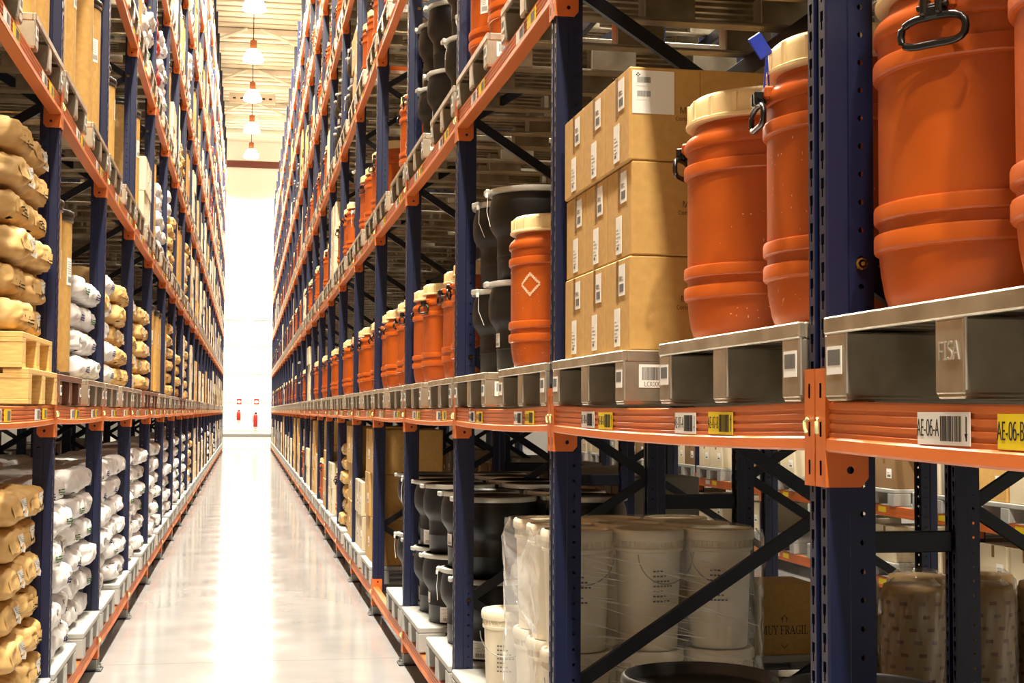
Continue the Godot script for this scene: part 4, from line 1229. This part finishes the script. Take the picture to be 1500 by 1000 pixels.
# ------------------------------------------------------------------ what stands on the racks
func stock_right() -> void:
	# per level: two letters per bay (near, far), starting with the bay in front of the first full upright
	var plan := {
		0: ["..", "..", "..", "BB", "B.", "YX", "YK", "TX", "YT", "XY", "XX", "ZT", "XY", "TY", "XX", "YX", "ZX", "XY", "XX", "YZ", "XX", "YX", "XX", "YX", "XX", "XX"],
		1: ["..", "..", "..", "TT", "TT", "TT", "TT", "TT", "TT", "TT", "TX", "TT", "TB", "TT", "XT", "TT", "TT", "TX", "TT", "TT", "XT", "TT", "TT", "TT", "TX", "TT"],
		2: ["..", "TT", "TT", "BB", "TE", "TT", "BT", "TX", "TT", "TT", "BT", "TX", "TT", "TT", "XT", "TT", "BT", "TT", "TX", "TT", "TT", "TB", "TT", "XT", "TT", "TT"],
	}
	var letters := "TTTTBTXTTY"
	for L in 7:
		for b in 26:
			var d0 := DR0 - PITCH + b * PITCH
			var code: String
			if plan.has(L): code = plan[L][b]
			else: code = letters[rng.randi() % 10] + letters[rng.randi() % 10]
			for slot in 2:
				if code[slot] == "." or (b < 2 and L in [2, 3]): continue
				var Dc := d0 + 0.012 + PAL_W / 2 if slot == 0 else d0 + PITCH - PW - 0.012 - PAL_W / 2
				var xf := right_xf(Dc, TOPS[L], 0.0)
				if not seen(xf, 1.2, 0.9, 260.0): continue
				stock_pallet(code[slot], true, b, L, slot, Dc, TOPS[L], b < 6 and L < 2)
	# the second shelf and the bays beside the camera: out of the frame, but they shade the near goods
	for b in [-2, -1, 0, 1]:
		for L in [1, 2, 3]:
			for slot in 2:
				if L == 1 and (b > 0 or (b == 0 and slot == 1)): continue
				var d0: float = DR0 - PITCH + b * PITCH
				var Dc := d0 + 0.012 + PAL_W / 2 if slot == 0 else d0 + PITCH - PW - 0.012 - PAL_W / 2
				stock_pallet("T", true, b, L, slot, Dc, TOPS[L], false, 0.0, true)
	# back row: its shelves close the view under the second shelf
	for L in [1, 2, 3]:
		for b in 8:
			for slot in 2:
				var d0 := DR0 + b * PITCH
				var Dc := d0 + 0.012 + PAL_W / 2 if slot == 0 else d0 + PITCH - PW - 0.012 - PAL_W / 2
				var xf := right_xf(Dc, TOPS[L] + 0.0005, 1.40)
				if not seen(xf, 0.9, 0.8): continue
				place("pallet", xf, "aluminium pallet at the back, %s" % words_for(true, b, L, slot), "aluminium pallets on the right rack", false)
				if L == 1 and b < 6:  # cartons added behind the front goods to block light
					for k in 2:
						for t in 2:
							var cx := right_xf(Dc + (k - 0.5) * 0.425, TOPS[L] + PAL_H + 0.001 + t * 0.362, 1.42)
							place("carton_plain", cx, "added brown carton at back, %s, %s, %s" % [COUNT[t], "nearer" if k == 0 else "farther", words_for(true, b, L, slot)], "brown cartons on the right rack", false)

	for b in 10:
		for slot in 2:
			var d0 := DR0 + b * PITCH
			var Dc := d0 + 0.012 + PAL_W / 2 if slot == 0 else d0 + PITCH - PW - 0.012 - PAL_W / 2
			if b >= 3: back_floor(true, b, slot, Dc, 1.42)
	# floor level beside the camera: unseen drums added to keep the bounce of the floor off the uprights
	for b in [-2, -1, 0]:
		for slot in 2:
			var d0: float = DR0 - PITCH + b * PITCH
			var Dc := d0 + 0.012 + PAL_W / 2 if slot == 0 else d0 + PITCH - PW - 0.012 - PAL_W / 2
			var at := words_for(true, b, 0, slot)
			place("plastic_pallet", right_xf(Dc, TOPS[0] + 0.0005, -0.015), "added grey plastic pallet in " + at, "plastic pallets on the right rack", false)
			for k in 2:
				for r in 2:
					place("dished_drum", right_xf(Dc + (k - 0.5) * 0.44, TOPS[0] + PAL_H + 0.001, 0.24 + r * 0.45), "added black dished drum, %s %s, %s" % ["nearer" if k == 0 else "farther", "front" if r == 0 else "back", at], "black drums on the right rack", false)

func back_floor(right: bool, b: int, slot: int, Dc: float, off: float) -> void:
	var at := words_for(right, b, 0, slot)
	place("plastic_pallet", goods_xf(right, Dc, TOPS[0] + 0.0005, off - 0.01), "grey plastic pallet at the back, " + at, "plastic pallets at the back", false, 6.0)
	for k in 2:
		for t in 2:
			place(["carton_dark", "carton_grey"][(b + k + slot) % 2], goods_xf(right, Dc + (k - 0.5) * 0.43, TOPS[0] + PAL_H + 0.001 + t * 0.402, off + 0.02), "dull carton at the back, %s, %s, %s" % [COUNT[t], "nearer" if k == 0 else "farther", at], "cartons at the back", false, 6.0)

func stock_left() -> void:
	var plan := {
		0: ["KK", "WW", "WW", "WW", "WW", "WW", "WW", "WW", "WK", "YX", "YX", "WX", "XY", "WW", "XX", "YX", "WW", "XX", "YX", "XX", "WX", "XX", "XX"],
		1: [".k", "FW", "MK", "KK", "FF", "FK", "FK", "XK", "YX", "XY", "YX", "KX", "XY", "YX", "XX", "YX", "KX", "XX", "YX", "XX", "WX", "XX", "XX"],
		2: ["FF", "FF", "fE", "FX", "FW", "WK", "FF", "XK", "YX", "XY", "YX", "WX", "XY", "YX", "XX", "YX", "KX", "XX", "YX", "XX", "WX", "XX", "XX"],
		3: ["FF", "FX", "WF", "FW", "RW", "FX", "XK", "FF", "YX", "XY", "YX", "KX", "XY", "YX", "XX", "YX", "KX", "XX", "YX", "XX", "WX", "XX", "XX"],
	}
	var letters := "WFKXYXWFRY"
	for L in 8:
		for b in 23:
			var d0 := DL0 + b * PITCH
			var code: String
			if plan.has(L): code = plan[L][b]
			else: code = letters[rng.randi() % 10] + letters[rng.randi() % 10]
			for slot in 2:
				if code[slot] == ".": continue
				var Dc := d0 + 0.012 + PAL_W / 2 if slot == 0 else d0 + PITCH - PW - 0.012 - PAL_W / 2
				var xf := left_xf(Dc, TOPS[L], 0.0)
				if not seen(xf, 1.2, 0.9, 160.0): continue
				stock_pallet(code[slot], false, b, L, slot, Dc, TOPS[L], b < 3 and L < 3)
	for b in [-2, -1]:  # unseen bays added so light does not leak in at the near end
		for L in [1, 2, 3]:
			for slot in 2:
				var d0: float = DL0 + b * PITCH
				var Dc := d0 + 0.012 + PAL_W / 2 if slot == 0 else d0 + PITCH - PW - 0.012 - PAL_W / 2
				stock_pallet("F", false, b, L, slot, Dc, TOPS[L], false, 0.0, true)
	for b in 8:
		for slot in 2:
			var d0 := DL0 + b * PITCH
			back_floor(false, b, slot, d0 + 0.012 + PAL_W / 2 if slot == 0 else d0 + PITCH - PW - 0.012 - PAL_W / 2, 1.42)
	for L in [2, 3]:
		for b in 7:
			for slot in 2:
				var d0 := DL0 + b * PITCH
				var Dc := d0 + 0.012 + PAL_W / 2 if slot == 0 else d0 + PITCH - PW - 0.012 - PAL_W / 2
				var xf := left_xf(Dc, TOPS[L] + 0.0005, 1.40)
				if not seen(xf, 0.9, 0.8): continue
				place("pallet", xf, "aluminium pallet at the back, %s" % words_for(false, b, L, slot), "aluminium pallets on the left rack", false)

func stock_far() -> void:
	# the rack across the neighbouring aisle
	var D0 := DR0 + PITCH * 2 + 0.9
	var kinds := ["carton_pale", "carton_plain", "carton_dark", "carton_pale", "carton_grey"]
	for L in 2:
		for b in 7:
			for slot in 2:
				var Dc := D0 + b * PITCH + 0.012 + PAL_W / 2 if slot == 0 else D0 + b * PITCH + PITCH - PW - 0.012 - PAL_W / 2
				var y: float = [0.20, 0.82][L]
				var xf := RT(0, 5.385, y + 0.0005, -Dc)
				if not seen(xf, 0.6, 0.6): continue
				var at := "%s pallet, %s bay, %s across the next aisle" % ["near" if slot == 0 else "far", ORD[b], ["floor level", "first shelf"][L]]
				place("plastic_pallet", xf, "grey plastic pallet, " + at, "pallets across the next aisle", false)
				for k in 2:
					var ck: String = kinds[rng.randi() % 5] if L == 1 else kinds[[0, 2, 3][rng.randi() % 3]]
					if L == 0 and rng.randf() < 0.5: continue
					place(ck, RT(rng.randf_range(-2, 2), 5.41, y + PAL_H + 0.001, -(Dc + (k - 0.5) * 0.43)), "carton, %s of two, %s" % ["nearer" if k == 0 else "farther", at], "cartons across the next aisle", false)

# ------------------------------------------------------------------ the near goods, placed one by one
func single_things() -> void:
	var y1: float = TOPS[1] + PAL_H + 0.001
	var gp := "aluminium pallets on the right rack"
	var gd := "terracotta drums on the right rack"
	var gb := "black drums on the right rack"
	# first shelf, nearest pallet of the frame: stamped pallet with two large drums
	place("stamped_pallet", right_xf(2.350 - PAL_W / 2, TOPS[1] + 0.0005, -0.015), "aluminium pallet with raised letters at the right edge of the picture", gp, true)
	place("drum", right_xf(2.183, y1, 0.232, -146.0), "large terracotta drum with black handle facing out, nearest the camera", gd, true)
	place("drum", right_xf(1.745, y1, 0.235, 60.0), "terracotta drum cut off by the right edge of the picture", gd, true)
	place("drum", right_xf(2.05, y1, 0.72, 20.0), "terracotta drum half hidden behind the nearest drum", gd, true)
	# second slot: two drums, then the cartons
	place("pallet", right_xf(2.463 + PAL_W / 2, TOPS[1] + 0.0005, -0.015), "aluminium pallet under the two drums beside the cartons", gp, true)
	place("drum_scuffed", right_xf(3.26, y1, 0.235, 145.0), "scuffed terracotta drum beside the stack of cartons", gd, true)
	place("drum_scuffed", right_xf(2.72, y1, 0.235, 172.0), "terracotta drum with blue tie between the cartons drum and the upright", gd, true)
	place("drum", right_xf(2.95, y1, 0.72, 40.0), "terracotta drum behind the drum with the blue tie", gd, true)
	place("pallet", right_xf(4.600 - PAL_W / 2, TOPS[1] + 0.0005, -0.015), "aluminium pallet under the stack of cartons", gp, true)
	for t in 3:
		for k in 3:
			for r in 2:
				var D := 3.725 + 0.1335 + k * 0.267
				var jit: float = [0.0, 0.004, -0.003][t]
				place("carton", right_xf(D + rng.randf_range(-0.001, 0.001), y1 + t * 0.2575, 0.012 + r * 0.402 + jit, 0.0), "brown carton in the near stack, %s layer, %s%s" % [["bottom", "middle", "top"][t], ["nearest column", "middle column", "farthest column"][k], "" if r == 0 else ", back row"], "cartons in the near stack", true)
	var big := label_mb(0.118, 0.118, M.white, "", 71, 0, 9)
	for k in 2: big.add(label_mb(0.045, 0.028, M.white, "", 72 + k, 0, 1), T(-0.0008, 0.075 - k * 0.038, 0.010))
	for q in [[0.012, 0.106], [0.016, 0.110], [0.020, 0.106], [0.016, 0.102]]: big.box(M.ink, Vector3(-0.002, q[1] - 0.0018, q[0] - 0.0018), Vector3(-0.0012, q[1] + 0.0018, q[0] + 0.0018))
	big_label = big.mesh()
	# third pair: scuffed drum with black drums stacked behind, then a stack of black drums
	place("pallet", right_xf(4.72 + PAL_W / 2, TOPS[1] + 0.0005, -0.015), "aluminium pallet just past the cartons, under a terracotta drum", gp, true)
	place("drum_diamond", right_xf(5.42, y1, 0.20, 110.0), "terracotta drum with scratched diamond in front of black drums", gd, true)
	place("drum_labelled", right_xf(4.985, y1, 0.325, 165.0), "terracotta drum half hidden behind the upright past the cartons", gd, true)
	for t in 2:
		place("black_drum", right_xf(5.45, y1 + t * 0.4055, 0.70, 10.0), "black drum behind the scratched terracotta drum, %s of two" % ["lower", "upper"][t], gb, true)
		place("black_drum", right_xf(4.97, y1 + t * 0.4055, 0.80, 10.0), "black drum deep behind the upright past the cartons, %s of two" % ["lower", "upper"][t], gb, true)
	place("pallet", right_xf(6.86 - PAL_W / 2, TOPS[1] + 0.0005, -0.015), "aluminium pallet under the front stacks of black drums, first shelf", gp, true)
	for t in 2:
		for k in 2:
			for r in 2:
				place("black_drum_labelled" if t == 0 and k == 0 else "black_drum", right_xf(6.18 + k * 0.455, y1 + t * 0.4055, 0.25 + r * 0.48, 20.0 * k), "black drum on the first shelf past the scratched drum, %s %s%s" % [["lower", "upper"][t], ["nearer", "farther"][k], "" if r == 0 else " back"], gb, true)
	# floor level, right: dished black drums nearest the camera
	var y0: float = TOPS[0] + PAL_H + 0.001
	place("plastic_pallet", right_xf(3.36, TOPS[0] + 0.0005, -0.015), "grey plastic pallet under the dished black drums", "plastic pallets on the right rack", true)
	place("dished_drum", right_xf(3.63, y0, 0.175), "black drum with dished lid at the bottom edge, left of the upright", gb, true)
	place("dished_drum", right_xf(3.42, y0, 0.53), "black drum with dished lid at the bottom edge, behind the upright", gb, true)
	# wrapped pails past the first brace
	place("plastic_pallet", right_xf(4.72 + PAL_W / 2, TOPS[0] + 0.0005, -0.015), "grey plastic pallet under the wrapped white pails", "plastic pallets on the right rack", true)
	place("plastic_pallet", right_xf(6.86 - PAL_W / 2, TOPS[0] + 0.0005, -0.015), "grey plastic pallet under the single white pail", "plastic pallets on the right rack", true)
	for t in 2:
		for i in 3:
			for k in 3:
				place("pail" if k == 0 else "pail_plain", right_xf(4.888 + k * 0.258, y0 + t * 0.413, 0.137 + i * 0.257, [78.0, 96.0, 70.0][i] + t * 9.0), "white pail in the wrapped load, %s layer, %s, %s row" % [["lower", "upper"][t], ["at the aisle", "in the middle", "at the back"][i], ["front", "second", "third"][k]], "wrapped white pails", true)
	place("pail", right_xf(5.92, y0, 0.10, 70.0, ), "single white pail standing at the aisle beside the wrapped load", "white pails", true)
	wrap_pails(Vector3(XR + 0.395, y0 + 0.008, -5.172), 0.420, 0.443, 0.815)
	# carton marked as fragile, and rolls, in the row behind
	place("plastic_pallet", right_xf(7.43, TOPS[0] + 0.0005, 1.41), "plastic pallet behind, under the fragile carton", "plastic pallets on the right rack", true)
	fragile_carton()
	place("plastic_pallet", right_xf(5.80, TOPS[0] + 0.0005, 1.41), "plastic pallet behind, under the wrapped rolls", "plastic pallets on the right rack", true)
	var spots := [[5.62, 1.75], [5.95, 1.60], [5.62, 2.06], [5.95, 1.93], [5.62, 2.37], [5.95, 2.25], [6.12, 1.60 + 0.03]]
	spots.resize(6)
	for k in spots.size():
		place("roll", right_xf(spots[k][0], y0, spots[k][1], k * 50.0), "brown roll under clear film behind the upright, %s from camera" % ORD[k], "wrapped rolls behind the right rack", true)
	# blue cable tie and hanging handle are part of the near drum: a tag of its own
	var tie := MB.new()
	tie.tube(M.zip_tie, [Vector3(0, 0, 0), Vector3(0.006, 0.09, 0.004)], 0.002, 5)
	tie.tube(M.zip_tie, [Vector3(0.012, 0, 0.004), Vector3(0.006, 0.09, 0.004)], 0.002, 5)
	var flag := MB.new(); flag.cbox(M.zip_tie, Vector3(-0.016, 0.0, -0.002), Vector3(0.016, 0.05, 0.002), 0.002)
	tie.add(flag, Transform3D(Basis(Vector3.BACK, 0.6), Vector3(0.006, 0.085, 0.004)))
	var t := part(self, numbered("cable_tie"), tie.mesh(), T(XR + 0.025, y1 + 0.472, -2.745))
	t.set_meta("label", "blue cable tie with flag on the drum handle beside the cartons"); t.set_meta("category", "cable tie")
	# kraft sacks of the left first shelf stand on a second wooden pallet
	# (the first one is placed with the shelf)

func y0_floor() -> float:
	return TOPS[0] + PAL_H + 0.001

func fragile_carton() -> void:
	var sz := Vector3(0.305, 0.365, 0.28)
	var b := MB.new(); b.cbox(M.carton, Vector3.ZERO, sz, 0.004)
	var tx := MB.new()
	tx.text(M.ink, "MUY FRAGIL", Transform3D(Basis(), Vector3(sz.x / 2, 0.125, sz.z)), 0.042, serif, 0.72)
	for y in [[0.19, 1.0], [0.045, -1.0]]:
		for s in [-1.0, 1.0]:
			tx.tube(M.ink, [Vector3(sz.x / 2 + s * 0.02, y[0] - 0.010 * y[1], sz.z + 0.001), Vector3(sz.x / 2, y[0] + 0.010 * y[1], sz.z + 0.001)], 0.0016, 4)
	tx.tube(M.ink, [Vector3(sz.x / 2 - 0.010, 0.165, sz.z + 0.001), Vector3(sz.x / 2 - 0.010, 0.192, sz.z + 0.001)], 0.0016, 4)
	tx.tube(M.ink, [Vector3(sz.x / 2 + 0.010, 0.165, sz.z + 0.001), Vector3(sz.x / 2 + 0.010, 0.192, sz.z + 0.001)], 0.0016, 4)
	var t := thing("carton", "brown carton printed MUY FRAGIL behind the upright", "carton", T(2.567, y0_floor(), -7.285))
	part(t, "box", b.mesh()); part(t, "print", tx.mesh(), Transform3D(), "black printed words and arrows")

func wrap_pails(c: Vector3, hx: float, hz: float, h: float) -> void:
	# stretch film round the load of pails: a rounded box that hugs the pails, with folds and a loose tail
	var b := MB.new()
	var seg := 96; var rows := 22
	var n1 := FastNoiseLite.new(); n1.seed = 4; n1.frequency = 1.0
	var P := func(i: int, j: int) -> Vector3:
		var a := TAU * (i % seg) / seg; var t := float(j) / rows
		var ca := cos(a); var sa := sin(a)
		var e := 0.28
		var p := Vector3(signf(ca) * pow(absf(ca), e) * hx, t * h, signf(sa) * pow(absf(sa), e) * hz)
		var w := n1.get_noise_3d(p.x * 9.0, p.y * 22.0 + (p.x + p.z) * 14.0, p.z * 9.0) * (0.010 if t < 0.85 else 0.010 + (t - 0.85) * 0.12)
		var pull := 1.0 - 0.02 * sin(t * PI) + (0.0 if t < 0.93 else -0.7 * (t - 0.93))
		p.x *= pull + w / hx; p.z *= pull + w / hz
		return p
	var NR := func(i: int, j: int) -> Vector3:
		return (P.call(i, mini(j + 1, rows)) - P.call(i, maxi(j - 1, 0))).cross(P.call(i + 1, j) - P.call(i + seg - 1, j)).normalized()
	for i in seg:
		for j in rows:
			b.tri(M.stretch_film, P.call(i, j), P.call(i + 1, j), P.call(i + 1, j + 1), NR.call(i, j), NR.call(i + 1, j), NR.call(i + 1, j + 1))
			b.tri(M.stretch_film, P.call(i, j), P.call(i + 1, j + 1), P.call(i, j + 1), NR.call(i, j), NR.call(i + 1, j + 1), NR.call(i, j + 1))
	var g := RandomNumberGenerator.new(); g.seed = 15
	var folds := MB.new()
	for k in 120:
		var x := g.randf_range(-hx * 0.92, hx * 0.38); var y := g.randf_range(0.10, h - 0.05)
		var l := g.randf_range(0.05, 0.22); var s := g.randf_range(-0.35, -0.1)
		folds.tube(M.film_fold_gloss, [Vector3(x, y, hz * 0.99 + 0.004), Vector3(x + l / 2, y + s * l / 2, hz * 0.99 + 0.007), Vector3(x + l, y + s * l, hz * 0.99 + 0.004)], 0.0006 + 0.0010 * g.randf(), 4)
	var tail := MB.new()
	var TP := func(i: int, j: int) -> Vector3:
		var u := i / 12.0; var v := j / 16.0
		return Vector3(-hx - 0.005 - 0.075 * sin(u * PI) * sin(minf(1.0, v * 1.05) * PI) + 0.010 * sin(v * 19 + u * 6), h - 0.36 * v + 0.02 * sin(u * 9 + v * 4), hz - 0.01 - 0.12 * u + 0.016 * sin(v * 13 + u * 9))
	for i in 12:
		for j in 16:
			var q0: Vector3 = TP.call(i, j); var q1: Vector3 = TP.call(i + 1, j); var q2: Vector3 = TP.call(i + 1, j + 1); var q3: Vector3 = TP.call(i, j + 1)
			var nn := (q2 - q0).cross(q1 - q0).normalized()
			tail.quad(M.stretch_film, q0, q1, q2, q3, nn)
	var t := thing("stretch_film_wrap", "clear stretch film wrapped round the stacked white pails", "film", Transform3D(Basis(), c))
	part(t, "film", b.mesh()); part(t, "folds", folds.mesh(), Transform3D(), "film creases with their gloss painted as opaque white strands"); part(t, "loose_tail", tail.mesh(), Transform3D(), "loose crumpled film at the corner")

func finish() -> void:
	flush_kinds(["drum", "drum_diamond", "drum_scuffed", "drum_labelled"], 300, "distant_drums", "distant terracotta drums far down the right rack", "drums")
	flush_kinds(["black_drum", "black_drum_bare", "black_drum_labelled", "dished_drum"], 300, "distant_black_drums", "distant black drums far down the right rack", "drums")
	flush_kinds(["fibre_drum", "fibre_drum_tall"], 300, "distant_fibre_drums", "distant fibreboard drums far down the left rack", "drums")
	flush_kinds(["kraft_sack_0", "kraft_sack_1", "kraft_sack_2", "kraft_sack_3"], 300, "distant_paper_sacks", "distant brown paper sacks far down the racks", "sacks")
	flush_kinds(["white_sack_0", "white_sack_1", "white_sack_2", "white_sack_3"], 300, "distant_white_sacks", "distant white sacks far down the left rack", "sacks")
	flush_kinds(["red_sack_0"], 300, "distant_red_sacks", "distant red sacks on the left rack", "sacks")
	flush_kinds(["carton", "carton_pale", "carton_plain", "carton_dark", "carton_grey"], 300, "distant_cartons", "distant cartons far down both racks", "cartons")
	flush_kinds(["pallet", "stamped_pallet", "brown_pallet"], 300, "distant_pallets", "distant pallets far down both racks", "pallets")
	flush_kinds(["plastic_pallet"], 300, "distant_plastic_pallets", "distant plastic pallets far down both racks", "pallets")
	flush_kinds(["pine_pallet"], 300, "distant_wooden_pallets", "distant wooden pallets", "pallets")
	flush_kinds(["pail", "pail_plain"], 300, "distant_pails", "distant pails", "pails")
	flush_kinds(["roll"], 300, "distant_rolls", "distant rolls", "rolls")
	for k in model: model[k].proto.free()
